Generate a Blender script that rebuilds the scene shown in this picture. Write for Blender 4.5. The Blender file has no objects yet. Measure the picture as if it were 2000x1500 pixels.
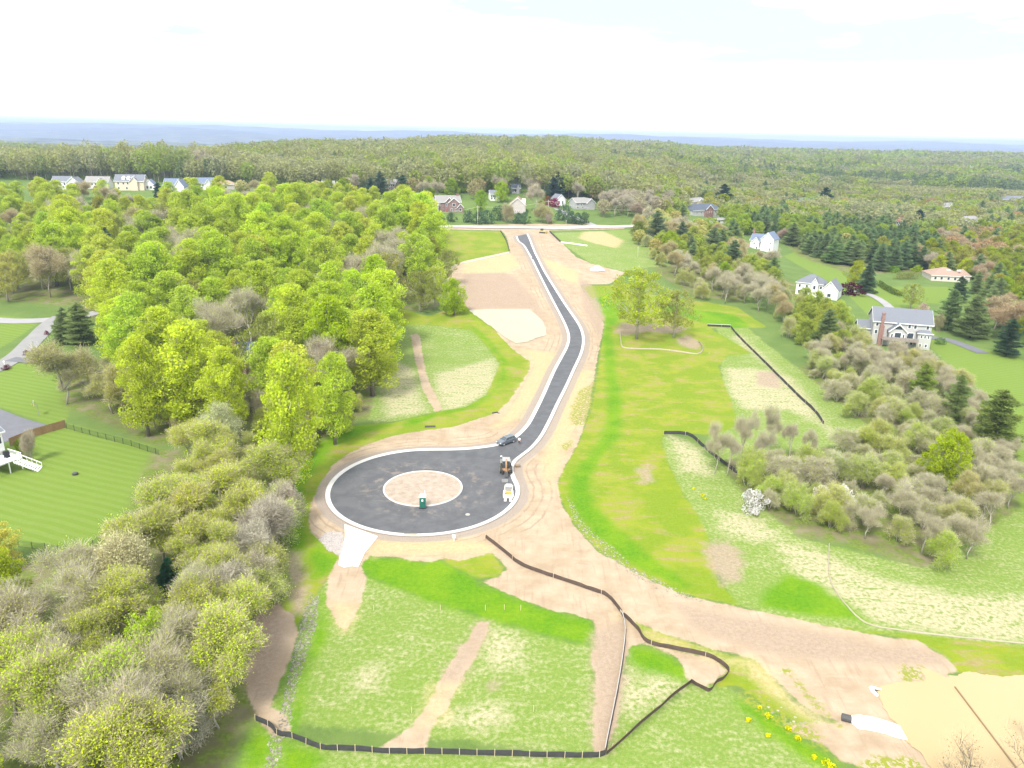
import bpy, bmesh, math, random, numpy as np
from mathutils import Vector, Matrix
random.seed(7); RNG = np.random.default_rng(7)
R = math.radians
sc = bpy.context.scene
C = sc.collection
# ------------------------------------------------------------------ camera
FPX, CZ, HC = 1460.0, 64.0, 264.0
PITCH = math.atan((750 - HC) / FPX); ROLL = R(1.26)
fw = Vector((0, math.cos(PITCH), -math.sin(PITCH)))
r0 = Vector((1, 0, 0)); u0 = Vector((0, math.sin(PITCH), math.cos(PITCH)))
rt = r0 * math.cos(ROLL) + u0 * math.sin(ROLL); up = u0 * math.cos(ROLL) - r0 * math.sin(ROLL)
cam = bpy.data.cameras.new('camera'); cam.sensor_width = 36; cam.lens = 36 * FPX / 2000
cam.clip_start = 0.5; cam.clip_end = 60000
co = bpy.data.objects.new('camera', cam); C.objects.link(co)
M = Matrix((rt, up, -fw)).transposed().to_4x4(); M.translation = Vector((0, 0, CZ)); co.matrix_world = M
sc.camera = co
# ------------------------------------------------------------------ light
sc.view_settings.view_transform = 'Standard'; sc.view_settings.look = 'None'
sc.view_settings.exposure = 2.0; sc.view_settings.gamma = 1
SUN_EL, SUN_AZ = R(52), R(205)     # azimuth measured clockwise from +y
sun = bpy.data.lights.new('sun', 'SUN'); sun.energy = 1.5; sun.angle = R(12); sun.color = (1, .97, .9)
so = bpy.data.objects.new('sun', sun); C.objects.link(so)
sd = Vector((math.sin(SUN_AZ) * math.cos(SUN_EL), math.cos(SUN_AZ) * math.cos(SUN_EL), math.sin(SUN_EL)))
so.rotation_euler = sd.to_track_quat('Z', 'Y').to_euler(); so.location = (0, 0, 150)
w = bpy.data.worlds.new('World'); sc.world = w; w.use_nodes = True
nt = w.node_tree; nt.nodes.clear()
def wn(t, **k):
    n = nt.nodes.new(t)
    for a, b in k.items(): setattr(n, a, b)
    return n
sky = wn('ShaderNodeTexSky', sky_type='NISHITA', sun_disc=False, sun_elevation=SUN_EL, sun_rotation=SUN_AZ, altitude=100, air_density=1.2, dust_density=2.0)
tc = wn('ShaderNodeTexCoord'); mp = wn('ShaderNodeMapping'); mp.inputs['Scale'].default_value = (1.1, 1.1, 5.5)
nz = wn('ShaderNodeTexNoise'); nz.inputs['Scale'].default_value = 2.6; nz.inputs['Detail'].default_value = 7; nz.inputs['Roughness'].default_value = .52
rp = wn('ShaderNodeValToRGB'); rp.color_ramp.elements[0].position = .43; rp.color_ramp.elements[0].color = (.02, .02, .02, 1)
rp.color_ramp.elements[1].position = .56; rp.color_ramp.elements[1].color = (1, 1, 1, 1)
m0 = wn('ShaderNodeMix', data_type='RGBA'); m0.inputs[0].default_value = .82; m0.inputs[7].default_value = (2.45, 2.72, 2.85, 1)
mx = wn('ShaderNodeMix', data_type='RGBA'); mx.inputs[7].default_value = (8.6, 8.75, 8.9, 1)
bg = wn('ShaderNodeBackground'); bg.inputs['Strength'].default_value = .085; wo = wn('ShaderNodeOutputWorld')
L = nt.links.new
L(tc.outputs['Generated'], mp.inputs[0]); L(mp.outputs[0], nz.inputs[0]); L(nz.outputs[0], rp.inputs[0])
sz = wn('ShaderNodeSeparateXYZ'); L(tc.outputs['Generated'], sz.inputs[0]); hr_ = wn('ShaderNodeMapRange'); hr_.inputs[1].default_value = .03; hr_.inputs[2].default_value = .09; hr_.inputs[3].default_value = 1; hr_.inputs[4].default_value = 0
L(sz.outputs[2], hr_.inputs[0]); mxx = wn('ShaderNodeMath', operation='MAXIMUM'); L(rp.outputs[0], mxx.inputs[0]); L(hr_.outputs[0], mxx.inputs[1]); L(mxx.outputs[0], mx.inputs[0]); L(sky.outputs[0], m0.inputs[6]); L(m0.outputs[2], mx.inputs[6]); L(mx.outputs[2], bg.inputs[0]); L(bg.outputs[0], wo.inputs[0])
sc.render.engine = 'CYCLES'
sc.cycles.max_bounces = 5; sc.cycles.diffuse_bounces = 3; sc.cycles.transmission_bounces = 2; sc.cycles.glossy_bounces = 2
sc.cycles.volume_bounces = 0; sc.cycles.use_denoising = True; sc.cycles.caustics_reflective = False; sc.cycles.caustics_refractive = False

# ------------------------------------------------------------------ terrain
TD = np.array([0, 230, 340, 430, 480, 580, 700, 1000, 1500, 2200, 3000, 4500, 7000, 10000, 13000, 17000, 24000.])
TU = np.array([-1.4, -.8, -.45, -.25, 0, .17, .28, .4, .8, 1.4])
TH = np.array([
 [0]*10, [0]*10,
 [8, 8, 10, 10, 11, 8, 3, 1, 0, 0],
 [16, 16, 17, 16, 14.5, 12, 6, 2, 0, 0],
 [22, 24, 25, 22, 18, 15, 8, 3, 0, 0],
 [25, 27, 28, 27, 26, 20, 11, 5, 1, 1],
 [18, 20, 24, 29, 30, 24, 15, 8, 3, 3],
 [8, 10, 9, 27, 34, 27, 18, 11, 8, 8],
 [4, 6, -8, 20, 37, 33, 26, 22, 18, 12],
 [-8, -6, -22, 14, 41, 38, 34, 32, 26, 16],
 [-35, -35, -40, -10, 20, 20, 15, 12, 5, 0],
 [-75, -70, -60, -50, -40, -40, -45, -50, -50, -50],
 [-70, -60, -55, -50, -45, -45, -50, -50, -55, -60],
 [20, 25, 20, 5, 0, 5, 5, 0, -5, 0],
 [55, 60, 65, 50, 45, 48, 45, 45, 48, 45],
 [75, 80, 78, 70, 68, 66, 66, 66, 68, 70],
 [40]*10])
def H(x, y):
    x = np.asarray(x, float); y = np.asarray(y, float)
    d = np.clip(y, 0, 23999); u = np.clip(x / np.maximum(y + 0.0, 60), -1.399, 1.399)
    i = np.clip(np.searchsorted(TD, d, side='right') - 1, 0, len(TD) - 2)
    j = np.clip(np.searchsorted(TU, u, side='right') - 1, 0, len(TU) - 2)
    a = (d - TD[i]) / (TD[i + 1] - TD[i]); b = (u - TU[j]) / (TU[j + 1] - TU[j])
    b = b * b * (3 - 2 * b)
    a = np.where(i >= 7, a * a * (3 - 2 * a), a)
    h = (TH[i, j] * (1 - b) + TH[i, j + 1] * b) * (1 - a) + (TH[i + 1, j] * (1 - b) + TH[i + 1, j + 1] * b) * a
    far = np.clip((y - 900) / 2500, 0, 1)
    h = h + far * (7 * np.sin(x / 410 + y / 530) + 5 * np.sin(x / 173 - y / 290 + 1) + 9 * np.sin(y / 610 + x / 1300))
    ff = np.clip((y - 5000) / 4000, 0, 1)
    fh = np.clip((y - 3200) / 1200, 0, 1)
    h = h + fh * (26 * np.sin(y / 520 + x / 1500) * np.sin(x / 1900 + 1.3 + y / 4000) + 12 * np.sin(y / 210 + x / 700))
    h = h + ff * (16 * np.sin(x / 1700 + y / 900) + 11 * np.sin(x / 690 - y / 1300 + 2) + 6 * np.sin(x / 310 + y / 700))
    return h
def at(px, py, h=0.0):
    d = fw * FPX + rt * (px - 1000) + up * (750 - py)
    d = d / d.y
    y0 = 30.0; g = lambda y: CZ + d.z * y - float(H(d.x * y, y)) - h
    y = y0
    while g(y) > 0 and y < 23000: y0 = y; y *= 1.01
    a, b = y0, y
    for _ in range(25):
        m = (a + b) / 2
        if g(m) > 0: a = m
        else: b = m
    y = (a + b) / 2
    return Vector((d.x * y, y, float(H(d.x * y, y))))
def P2(pts): return [tuple(at(*p)[:2]) for p in pts]
def sdf(poly, X, Y, clampd=8.0):
    """signed distance, positive inside, only near the polygon"""
    P = np.array(poly); out = np.full(X.shape, -clampd)
    lo = P.min(0) - clampd; hi = P.max(0) + clampd
    sel = (X > lo[0]) & (X < hi[0]) & (Y > lo[1]) & (Y < hi[1])
    x = X[sel]; y = Y[sel]; dm = np.full(x.shape, 1e9); ins = np.zeros(x.shape, bool)
    for k in range(len(P)):
        a = P[k]; b = P[(k + 1) % len(P)]; e = b - a
        t = np.clip(((x - a[0]) * e[0] + (y - a[1]) * e[1]) / max(e @ e, 1e-9), 0, 1)
        dm = np.minimum(dm, np.hypot(x - a[0] - t * e[0], y - a[1] - t * e[1]))
        c = ((a[1] > y) != (b[1] > y))
        with np.errstate(divide='ignore', invalid='ignore'):
            xi = a[0] + (y - a[1]) * e[0] / (e[1] if e[1] != 0 else 1e-9)
        ins ^= c & (x < xi)
    out[sel] = np.clip(np.where(ins, dm, -dm), -clampd, clampd)
    return out
def inside(poly, x, y):
    c = False; n = len(poly)
    for k in range(n):
        a = poly[k]; b = poly[(k + 1) % n]
        if (a[1] > y) != (b[1] > y) and x < a[0] + (y - a[1]) * (b[0] - a[0]) / (b[1] - a[1]): c = not c
    return c
def smooth(pts, n=6, closed=False):
    P = [Vector(p) for p in pts]; out = []; m = len(P)
    for k in range(m if closed else m - 1):
        if closed: a, b, c, d = P[k - 1], P[k], P[(k + 1) % m], P[(k + 2) % m]
        else: a, b, c, d = P[max(k - 1, 0)], P[k], P[k + 1], P[min(k + 2, m - 1)]
        for q in range(n):
            t = q / n
            out.append(.5 * (2 * b + (c - a) * t + (2 * a - 5 * b + 4 * c - d) * t * t + (3 * b - a - 3 * c + d) * t ** 3))
    if not closed: out.append(P[-1])
    return out

# ------------------------------------------------------------------ object helpers
def tag(o, label=None, cat=None, group=None, kind=None):
    for k, v in (('label', label), ('category', cat), ('group', group), ('kind', kind)):
        if v: o[k] = v
    return o
def empty(name, loc, rz=0.0):
    o = bpy.data.objects.new(name, None); C.objects.link(o); o.location = loc; o.rotation_euler = (0, 0, rz); o.empty_display_size = .3
    return o
class MB:
    def __init__(s): s.v = []; s.f = []; s.m = []; s.M = Matrix.Identity(4)
    def add(s, vs, fs, mi=0):
        n = len(s.v); s.v += [tuple(s.M @ Vector(p)) for p in vs]; s.f += [tuple(n + i for i in q) for q in fs]; s.m += [mi] * len(fs)
    def box(s, x0, x1, y0, y1, z0, z1, mi=0, tx=0, ty=0):
        s.add([(x0, y0, z0), (x1, y0, z0), (x1, y1, z0), (x0, y1, z0), (x0 + tx, y0 + ty, z1), (x1 - tx, y0 + ty, z1), (x1 - tx, y1 - ty, z1), (x0 + tx, y1 - ty, z1)],
              [(0, 3, 2, 1), (4, 5, 6, 7), (0, 1, 5, 4), (1, 2, 6, 5), (2, 3, 7, 6), (3, 0, 4, 7)], mi)
    def tube(s, pts, rad, n=6, mi=0):
        pts = [Vector(p) for p in pts]; rad = rad if isinstance(rad, (list, tuple)) else [rad] * len(pts)
        vs = []; fs = []
        for k, p in enumerate(pts):
            d = (pts[min(k + 1, len(pts) - 1)] - pts[max(k - 1, 0)]).normalized()
            a = d.cross(Vector((0, 0, 1)) if abs(d.z) < .9 else Vector((1, 0, 0))).normalized(); b = d.cross(a)
            for q in range(n):
                t = 2 * math.pi * q / n; vs.append(p + (a * math.cos(t) + b * math.sin(t)) * rad[k])
        for k in range(len(pts) - 1):
            for q in range(n): fs.append((k * n + q, k * n + (q + 1) % n, (k + 1) * n + (q + 1) % n, (k + 1) * n + q))
        fs.append(tuple(range(n))[::-1]); fs.append(tuple(range((len(pts) - 1) * n, len(pts) * n)))
        s.add(vs, fs, mi)
    def prof(s, pr, x0, x1, mi=0):
        """profile in (y,z) extruded along x"""
        n = len(pr); s.add([(x0, a, b) for a, b in pr] + [(x1, a, b) for a, b in pr],
            [tuple(range(n)), tuple(range(2 * n - 1, n - 1, -1))] + [(k, k + n, (k + 1) % n + n, (k + 1) % n) for k in range(n)], mi)
    def build(s, name, mats, parent=None, bevel=0, smooth_=False):
        me = bpy.data.meshes.new(name); me.from_pydata(s.v, [], s.f)
        for m in (mats if isinstance(mats, (list, tuple)) else [mats]): me.materials.append(m)
        me.polygons.foreach_set('material_index', s.m)
        if smooth_: me.polygons.foreach_set('use_smooth', [True] * len(s.f))
        bm = bmesh.new(); bm.from_mesh(me); bmesh.ops.recalc_face_normals(bm, faces=bm.faces); bm.to_mesh(me); bm.free()
        o = bpy.data.objects.new(name, me); C.objects.link(o); o.parent = parent
        if bevel:
            b = o.modifiers.new('bevel', 'BEVEL'); b.width = bevel; b.segments = 2; b.limit_method = 'ANGLE'
        return o
def np_mesh(name, V, F, mats, attrs=None, smooth_=False):
    me = bpy.data.meshes.new(name); nf, k = F.shape
    me.vertices.add(len(V)); me.vertices.foreach_set('co', V.astype(np.float32).ravel())
    me.loops.add(nf * k); me.loops.foreach_set('vertex_index', F.astype(np.int32).ravel())
    me.polygons.add(nf); me.polygons.foreach_set('loop_start', np.arange(0, nf * k, k, dtype=np.int32))
    try: me.polygons.foreach_set('loop_total', np.full(nf, k, np.int32))
    except Exception: pass
    me.update(calc_edges=True)
    for m in mats: me.materials.append(m)
    if smooth_: me.polygons.foreach_set('use_smooth', np.ones(nf, bool))
    for n, (dom, typ, arr) in (attrs or {}).items():
        a = me.attributes.new(n, typ, dom)
        a.data.foreach_set('value' if typ == 'FLOAT' else 'color', arr.astype(np.float32).ravel())
    return me

# ------------------------------------------------------------------ materials
class Mat:
    def __init__(s, name, rough=.9, spec=.2):
        s.m = bpy.data.materials.new(name); s.m.use_nodes = True; s.t = s.m.node_tree; s.t.nodes.clear()
        s.o = s.n('ShaderNodeOutputMaterial'); s.b = s.n('ShaderNodeBsdfPrincipled'); s.l(s.b.outputs[0], s.o.inputs[0])
        s.b.inputs['Roughness'].default_value = rough; s.b.inputs['Specular IOR Level'].default_value = spec
    def n(s, t, **k):
        n = s.t.nodes.new(t)
        for a, b in k.items(): setattr(n, a, b)
        return n
    def l(s, a, b): s.t.links.new(a, b)
    def put(s, inp, v):
        if hasattr(v, 'is_output'): s.l(v, inp)
        elif isinstance(v, (tuple, list)) and len(v) == 3 and inp.type == 'RGBA': inp.default_value = (*v, 1)
        else: inp.default_value = v
    def math(s, op, a, b=0.0, c=None):
        n = s.n('ShaderNodeMath', operation=op); s.put(n.inputs[0], a); s.put(n.inputs[1], b)
        if c is not None: s.put(n.inputs[2], c)
        return n.outputs[0]
    def mix(s, f, a, b):
        n = s.n('ShaderNodeMix', data_type='RGBA'); s.put(n.inputs[0], f); s.put(n.inputs[6], a); s.put(n.inputs[7], b); return n.outputs[2]
    def pos(s): return s.n('ShaderNodeNewGeometry').outputs['Position']
    def obj(s): return s.n('ShaderNodeTexCoord').outputs['Object']
    def mapv(s, v, scale, rot=(0, 0, 0)):
        n = s.n('ShaderNodeMapping'); s.l(v, n.inputs[0]); n.inputs['Scale'].default_value = scale; n.inputs['Rotation'].default_value = rot; return n.outputs[0]
    def noise(s, v, scale, det=5, rough=.55, dist=0):
        n = s.n('ShaderNodeTexNoise'); s.l(v, n.inputs['Vector']); n.inputs['Scale'].default_value = scale; n.inputs['Detail'].default_value = det
        n.inputs['Roughness'].default_value = rough; n.inputs['Distortion'].default_value = dist; return n.outputs[0]
    def step(s, x, lo, hi):
        n = s.n('ShaderNodeMapRange', interpolation_type='SMOOTHSTEP'); s.put(n.inputs[0], x); s.put(n.inputs[1], lo); s.put(n.inputs[2], hi); return n.outputs[0]
    def attr(s, name): return s.n('ShaderNodeAttribute', attribute_name=name)
    def col(s, v): s.put(s.b.inputs['Base Color'], v); return s
    def bump(s, h, d, st=.5):
        n = s.n('ShaderNodeBump'); n.inputs['Distance'].default_value = d; n.inputs['Strength'].default_value = st; s.l(h, n.inputs['Height']); s.l(n.outputs[0], s.b.inputs['Normal'])
def simple(name, c, rough=.8, spec=.3, var=.12, scale=1.5, metal=0.0):
    m = Mat(name, rough, spec); nz = m.noise(m.obj(), scale, 5)
    m.col(m.mix(nz, tuple(x * (1 - var) for x in c), tuple(min(1, x * (1 + var)) for x in c))); m.b.inputs['Metallic'].default_value = metal
    return m.m
MT = {}
def mat(name, *a, **k):
    if name not in MT: MT[name] = simple(name, *a, **k)
    return MT[name]

# ------------------------------------------------------------------ ground cover areas (outlines in photograph pixels, laid on the terrain)
BULB = (-16.25, 128.6); BR = 18.35; ISL = (-16.45, 128.26); IR = 7.4
AREA = {
'litter': [
 [(120,790),(300,868),(470,865),(560,985),(575,927),(622,867),(690,822),(742,815),(770,735),(768,630),(800,610),(860,600),(905,590),(880,520),(835,450),(700,440),(400,440),(100,450),(-100,440),(-150,570),(150,600),(200,640),(230,700),(140,720)],
 [(300,880),(470,870),(570,960),(570,1000),(572,1100),(560,1180),(585,1215),(572,1270),(545,1300),(525,1370),(530,1405),(480,1420),(430,1540),(300,1600),(-160,1700),(-160,1100),(160,1090),(250,1005),(270,940)],
 [(1405,900),(1450,970),(1560,1050),(1660,1062),(1800,1112),(1905,1122),(1920,1080),(1985,1000),(1990,900),(1900,760),(1830,720),(1700,700),(1640,640),(1570,600),(1500,560),(1440,590),(1350,575),(1290,540),(1230,470),(1300,430),(1420,470),(1560,560),(1700,660),(1560,720),(1600,780),(1720,850),(1640,870),(1500,880)],
 [(1500,440),(1740,445),(1830,480),(1830,535),(1660,535),(1560,500)]],
'meadow': [
 [(748,640),(765,634),(835,634),(922,645),(950,675),(977,710),(970,742),(950,772),(910,795),(867,802),(810,815),(747,826),(735,780)],
 [(655,1110),(740,1135),(860,1180),(1011,1227),(1086,1248),(1161,1263),(1165,1475),(500,1405),(560,1330),(590,1210),(625,1150)],
 [(450,1550),(500,1412),(570,1445),(700,1466),(1182,1476),(1350,1335),(1420,1340),(1500,1390),(1600,1480),(1640,1560),(1600,1700),(300,1700)],
 [(1230,1260),(1340,1310),(1345,1335),(1183,1470),(1205,1400)],
 [(1290,850),(1300,900),(1330,960),(1385,1060),(1430,1180),(1550,1212),(1650,1232),(1790,1246),(1860,1300),(2000,1325),(2250,1340),(2250,1030),(1985,1000),(1800,1110),(1560,1050),(1450,960),(1400,900)],
 [(1400,640),(1425,640),(1500,715),(1600,820),(1640,870),(1400,900),(1385,840),(1410,740)],
 [(1425,640),(1460,640),(1560,720),(1720,850),(1650,870),(1560,780)],
 [(1080,455),(1225,448),(1290,470),(1310,520),(1222,530),(1155,515),(1100,477)],
 [(770,650),(740,830),(720,820),(760,640)]],
'straw': [
 [(850,730),(965,700),(972,742),(945,772),(905,797),(867,802),(850,770)], [(765,705),(805,720),(830,805),(760,815),(745,770)],
 [(954,1230),(1011,1235),(1015,1300),(960,1305),(945,1265)], [(900,1395),(930,1371),(978,1377),(985,1410),(950,1430),(880,1410)],
 [(700,1310),(740,1300),(740,1340),(700,1345)],
 [(1415,718),(1480,720),(1545,735),(1590,790),(1600,830),(1540,800),(1460,800),(1425,770)],
 [(1500,1050),(1600,1075),(1700,1125),(1850,1160),(2000,1170),(2200,1180),(2200,1260),(2000,1252),(1850,1240),(1720,1220),(1640,1170),(1560,1130)],
 [(1310,850),(1370,880),(1390,930),(1330,920)], [(1400,1000),(1470,1010),(1530,1050),(1480,1060),(1410,1040)],
 [(1430,660),(1445,652),(1520,720),(1640,860),(1620,850),(1500,715)],[(1180,1225),(1210,1255),(1225,1300),(1240,1335),(1300,1310),(1320,1345),(1230,1390),(1210,1370)]],
'olive': [
 [(840,618),(905,590),(960,634),(1005,683),(1038,705),(1032,732),(998,782),(971,808),(886,836),(811,845),(761,856),(711,873),(673,893),(648,914),(631,944),(613,976),(603,1010),(608,1036),(642,1072),(664,1086),(655,1112),(625,1150),(590,1210),(545,1262),(545,1200),(575,1100),(562,990),(575,927),(622,867),(685,832),(767,826),(867,802),(910,795),(950,772),(977,710),(950,675),(922,645),(835,634),(760,634),(770,600)],
 [(855,1078),(900,1072),(960,1080),(985,1108),(975,1125),(935,1131),(870,1100)],
 [(1140,557),(1190,558),(1260,575),(1380,590),(1440,600),(1500,640),(1440,640),(1385,640),(1470,690),(1420,695),(1404,715),(1412,745),(1428,780),(1440,830),(1400,850),(1300,843),(1292,860),(1302,900),(1332,960),(1360,1000),(1388,1060),(1402,1130),(1440,1182),(1330,1160),(1250,1122),(1170,1078),(1125,1030),(1100,990),(1088,950),(1095,925),(1130,865),(1155,800),(1165,740),(1172,690),(1182,632),(1162,605)],
 [(835,449),(978,452),(990,470),(996,493),(950,503),(905,512),(880,520),(820,500)],
 [(1215,1200),(1300,1240),(1410,1275),(1475,1290),(1500,1315),(1544,1372),(1590,1408),(1660,1420),(1600,1425),(1530,1400),(1440,1340),(1400,1340),(1421,1309),(1378,1281),(1264,1255)],
 [(1560,1210),(1650,1228),(1800,1240),(2000,1262),(2200,1270),(2200,1340),(2000,1325),(1870,1312),(1850,1285),(1780,1250)],
 [(1690,1500),(1720,1480),(1790,1490),(1830,1540),(1700,1560)]],
'vivid': [
 [(575,927),(622,867),(685,832),(767,826),(767,831),(690,853),(642,880),(612,920),(592,962),(582,1010),(600,1045),(590,1100),(575,1150),(560,1195),(555,1120),(562,990)],
 [(925,640),(960,668),(990,705),(985,745),(955,780),(905,802),(868,808),(868,803),(910,796),(952,773),(978,742),(982,710),(953,673)],
 [(790,823),(850,806),(845,818),(805,830),(785,832)],
 [(612,1040),(645,1075),(662,1090),(650,1110),(620,1130),(605,1090)],[(545,1262),(595,1170),(600,1155),(580,1210),(566,1290),(545,1400),(540,1400),(548,1310)],
 [(628,1160),(640,1155),(650,1210),(640,1240),(600,1330),(585,1400),(570,1430),(575,1380),(600,1280),(625,1200)],
 [(701,1104),(722,1086),(775,1089),(830,1098),(862,1092),(900,1115),(935,1131),(936,1137),(999,1164),(1068,1191),(1155,1212),(1167,1242),(1161,1263),(1086,1248),(1011,1227),(948,1212),(860,1182),(770,1146),(719,1128)],
 [(1230,1260),(1275,1266),(1320,1287),(1338,1308),(1335,1329),(1290,1317),(1227,1293)],
 [(1180,560),(1145,560),(1150,575),(1180,625),(1178,650),(1180,700),(1187,760),(1184,830),(1156,880),(1120,920),(1112,960),(1124,1000),(1160,1045),(1230,1100),(1330,1150),(1352,1143),(1270,1085),(1208,1035),(1160,985),(1152,940),(1168,900),(1212,850),(1214,780),(1200,700),(1195,640),(1225,600),(1215,575)],
 [(1310,590),(1330,600),(1430,612),(1470,640),(1440,640),(1380,632),(1300,605)],
 [(1600,1140),(1700,1215),(1600,1205),(1480,1185),(1500,1150),(1540,1120)],
 [(1440,1370),(1500,1385),(1560,1440),(1620,1470),(1640,1500),(1600,1500),(1540,1460),(1480,1420)],
 [(450,1550),(500,1412),(540,1437),(515,1520),(500,1600)],[(560,1445),(620,1465),(640,1480),(560,1560),(540,1500)]],
'soil': [
 [(870,448),(980,450),(985,456),(992,470),(996,493),(950,503),(905,512),(880,522),(870,560),(905,590),(918,606),(960,637),(1005,685),(1037,707),(1030,730),(997,780),(970,806),(885,834),(810,843),(760,853),(710,871),(672,891),(647,912),(630,942),(612,975),(602,1010),(606,1036),(640,1072),(663,1087),(641,1128),(636,1176),(650,1206),(674,1233),(692,1206),(707,1176),(716,1128),(704,1104),(722,1085),(775,1089),(830,1098),(870,1092),(900,1095),(960,1078),(990,1110),(975,1128),(936,1134),(999,1162),(1068,1189),(1122,1199),(1156,1211),(1168,1242),(1164,1262),(1151,1281),(1164,1320),(1161,1380),(1158,1470),(1184,1473),(1188,1449),(1206,1410),(1215,1320),(1228,1262),(1254,1257),(1275,1263),(1318,1282),(1338,1305),(1343,1327),(1368,1344),(1398,1329),(1418,1310),(1400,1292),(1378,1283),(1320,1271),(1270,1255),(1230,1210),(1290,1235),(1400,1270),(1475,1286),(1500,1312),(1560,1372),(1610,1400),(1640,1412),(1529,1412),(1568,1441),(1610,1459),(1640,1485),(1690,1500),(1780,1560),(1980,1540),(2000,1400),(1990,1340),(1850,1320),(1870,1310),(1850,1288),(1790,1250),(1700,1240),(1600,1219),(1500,1197),(1430,1183),(1330,1161),(1250,1123),(1170,1079),(1125,1031),(1100,991),(1088,950),(1095,925),(1130,865),(1150,800),(1160,740),(1168,690),(1180,632),(1160,605),(1155,592),(1140,570),(1132,555),(1190,555),(1222,532),(1155,515),(1125,502),(1100,477),(1072,450),(1220,447),(1222,440),(835,440)],
 [(936,1211),(959,1218),(930,1284),(899,1326),(880,1374),(845,1416),(830,1466),(740,1461),(800,1419),(836,1374),(860,1326),(899,1266)],
 [(545,1179),(575,1205),(582,1240),(566,1290),(545,1335),(528,1380),(560,1400),(567,1440),(530,1440),(500,1400),(478,1330),(500,1200)],
 [(802,652),(820,652),(827,705),(837,742),(865,800),(850,805),(825,760),(812,710)]],
'pink': [
 [(1200,650),(1215,630),(1290,632),(1345,640),(1325,652),(1260,648),(1225,656)], [(1345,655),(1370,668),(1366,684),(1330,676),(1320,660)], [(1440,470),(1480,480),(1440,490)],
 [(905,535),(985,533),(1010,545),(1050,590),(1068,650),(1050,620),(1040,603),(915,604),(903,590),(898,560)],
 [(1375,1060),(1420,1055),(1450,1080),(1447,1130),(1410,1142),(1385,1100)], [(1245,915),(1265,905),(1275,940),(1255,945)],
 [(1480,725),(1520,728),(1525,760),(1480,752)], [(955,1330),(975,1335),(960,1350)], [(1130,540),(1160,560),(1180,620),(1172,660),(1160,640),(1140,600)],
 [(1153,1240),(1215,1215),(1217,1320),(1206,1400),(1184,1465),(1162,1470),(1162,1320)],[(560,1070),(585,1080),(600,1160),(590,1200),(570,1200)],
 [(1320,1180),(1500,1215),(1700,1255),(1830,1270),(1850,1300),(1790,1300),(1600,1290),(1480,1270),(1350,1225)],[(936,1211),(959,1218),(926,1280),(899,1326),(885,1330),(860,1326),(899,1266)],
 [(478,1330),(500,1200),(545,1179),(560,1220),(540,1330),(520,1390)]],
'ysoil': [
 [(905,512),(1000,495),(1015,520),(990,532),(905,534)], [(1010,680),(1090,690),(1060,760),(1010,820),(960,840),(1000,785),(1035,730),(1040,707)],
 [(650,1180),(700,1180),(692,1206),(674,1232),(650,1206)], [(730,1055),(900,1052),(960,1060),(960,1078),(870,1085),(725,1083)], [(1050,500),(1130,530),(1130,560),(1090,540)],
 [(1110,730),(1160,720),(1140,800),(1110,870),(1070,960),(1060,900),(1080,830)],[(1140,452),(1180,452),(1218,470),(1205,485),(1160,475),(1130,465)],
 [(1210,1205),(1300,1250),(1400,1280),(1480,1290),(1540,1360),(1620,1410),(1560,1400),(1440,1300),(1300,1265)],[(840,1350),(890,1330),(860,1400),(820,1420)]],
'grassover': [
 [(1130,765),(1162,745),(1155,800),(1140,830),(1118,830),(1112,810)], [(1095,870),(1120,860),(1105,885)],
 [(1535,1303),(1560,1330),(1610,1385),(1640,1415),(1625,1410),(1570,1360),(1530,1315)], [(1680,1500),(1710,1478),(1790,1485),(1850,1560),(1700,1560)],[(1430,1345),(1500,1360),(1560,1400),(1600,1430),(1640,1490),(1560,1440),(1500,1400)],
 [(1140,560),(1222,555),(1300,560),(1260,582),(1190,572),(1155,585)],[(1760,1300),(1800,1300),(1805,1330),(1770,1330)]],
'white': [
 [(1106,970),(1114,975),(1140,1020),(1165,1045),(1200,1070),(1240,1110),(1330,1152),(1360,1168),(1400,1185),(1300,1160),(1230,1122),(1170,1077),(1125,1030)],
 [(605,1161),(623,1164),(617,1230),(599,1278),(581,1335),(569,1389),(560,1430),(554,1446),(540,1510),(515,1510),(527,1440),(545,1404),(557,1350),(572,1278),(590,1206)],
 [(1378,686),(1406,688),(1404,692),(1380,692)],
 [(1480,1350),(1560,1398),(1600,1412),(1560,1420),(1500,1390)],[(985,452),(1046,450),(1048,456),(1028,459),(1000,461)],[(640,1040),(668,1040),(672,1070),(665,1085),(640,1075),(622,1052)]],
'stripe': [
 [(-300,700),(0,705),(100,715),(240,740),(140,780),(130,822),(90,828),(0,795),(-200,760)],
 [(-300,930),(60,860),(130,826),(300,870),(330,900),(270,960),(245,1010),(160,1085),(40,1070),(-300,1060)],
 [(-100,600),(0,615),(80,625),(0,680),(-200,740)],
 [(1600,470),(1650,540),(1700,560),(1760,600),(1700,620),(1640,560),(1530,500)],
 [(1690,560),(1850,560),(1900,600),(1800,590),(1830,660),(1960,690),(2100,740),(2300,900),(2100,1010),(1990,1000),(1960,800),(1840,700),(1740,600)],
],
}
AR = {k: [P2(p) for p in v] for k, v in AREA.items()}
rows = np.concatenate([np.arange(-120, 56, 4.0), 56 * 1.0072 ** np.arange(0, 836)])
us = np.arange(-1.3, 1.3001, .0052)
YY, UU = np.meshgrid(rows, us, indexing='ij'); XX = UU * (np.abs(YY) + 45)
ZZ = H(XX, YY)
near = np.clip((1500 - YY) / 1500, 0, 1)
ZZ = ZZ + 0.0 * near
ny, nx = XX.shape
V = np.stack([XX, YY, ZZ], -1).reshape(-1, 3)
I = np.arange(ny * nx).reshape(ny, nx)
Fq = np.stack([I[:-1, :-1], I[:-1, 1:], I[1:, 1:], I[1:, :-1]], -1).reshape(-1, 4)
gx, gy = XX.ravel(), YY.ravel()
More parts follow.
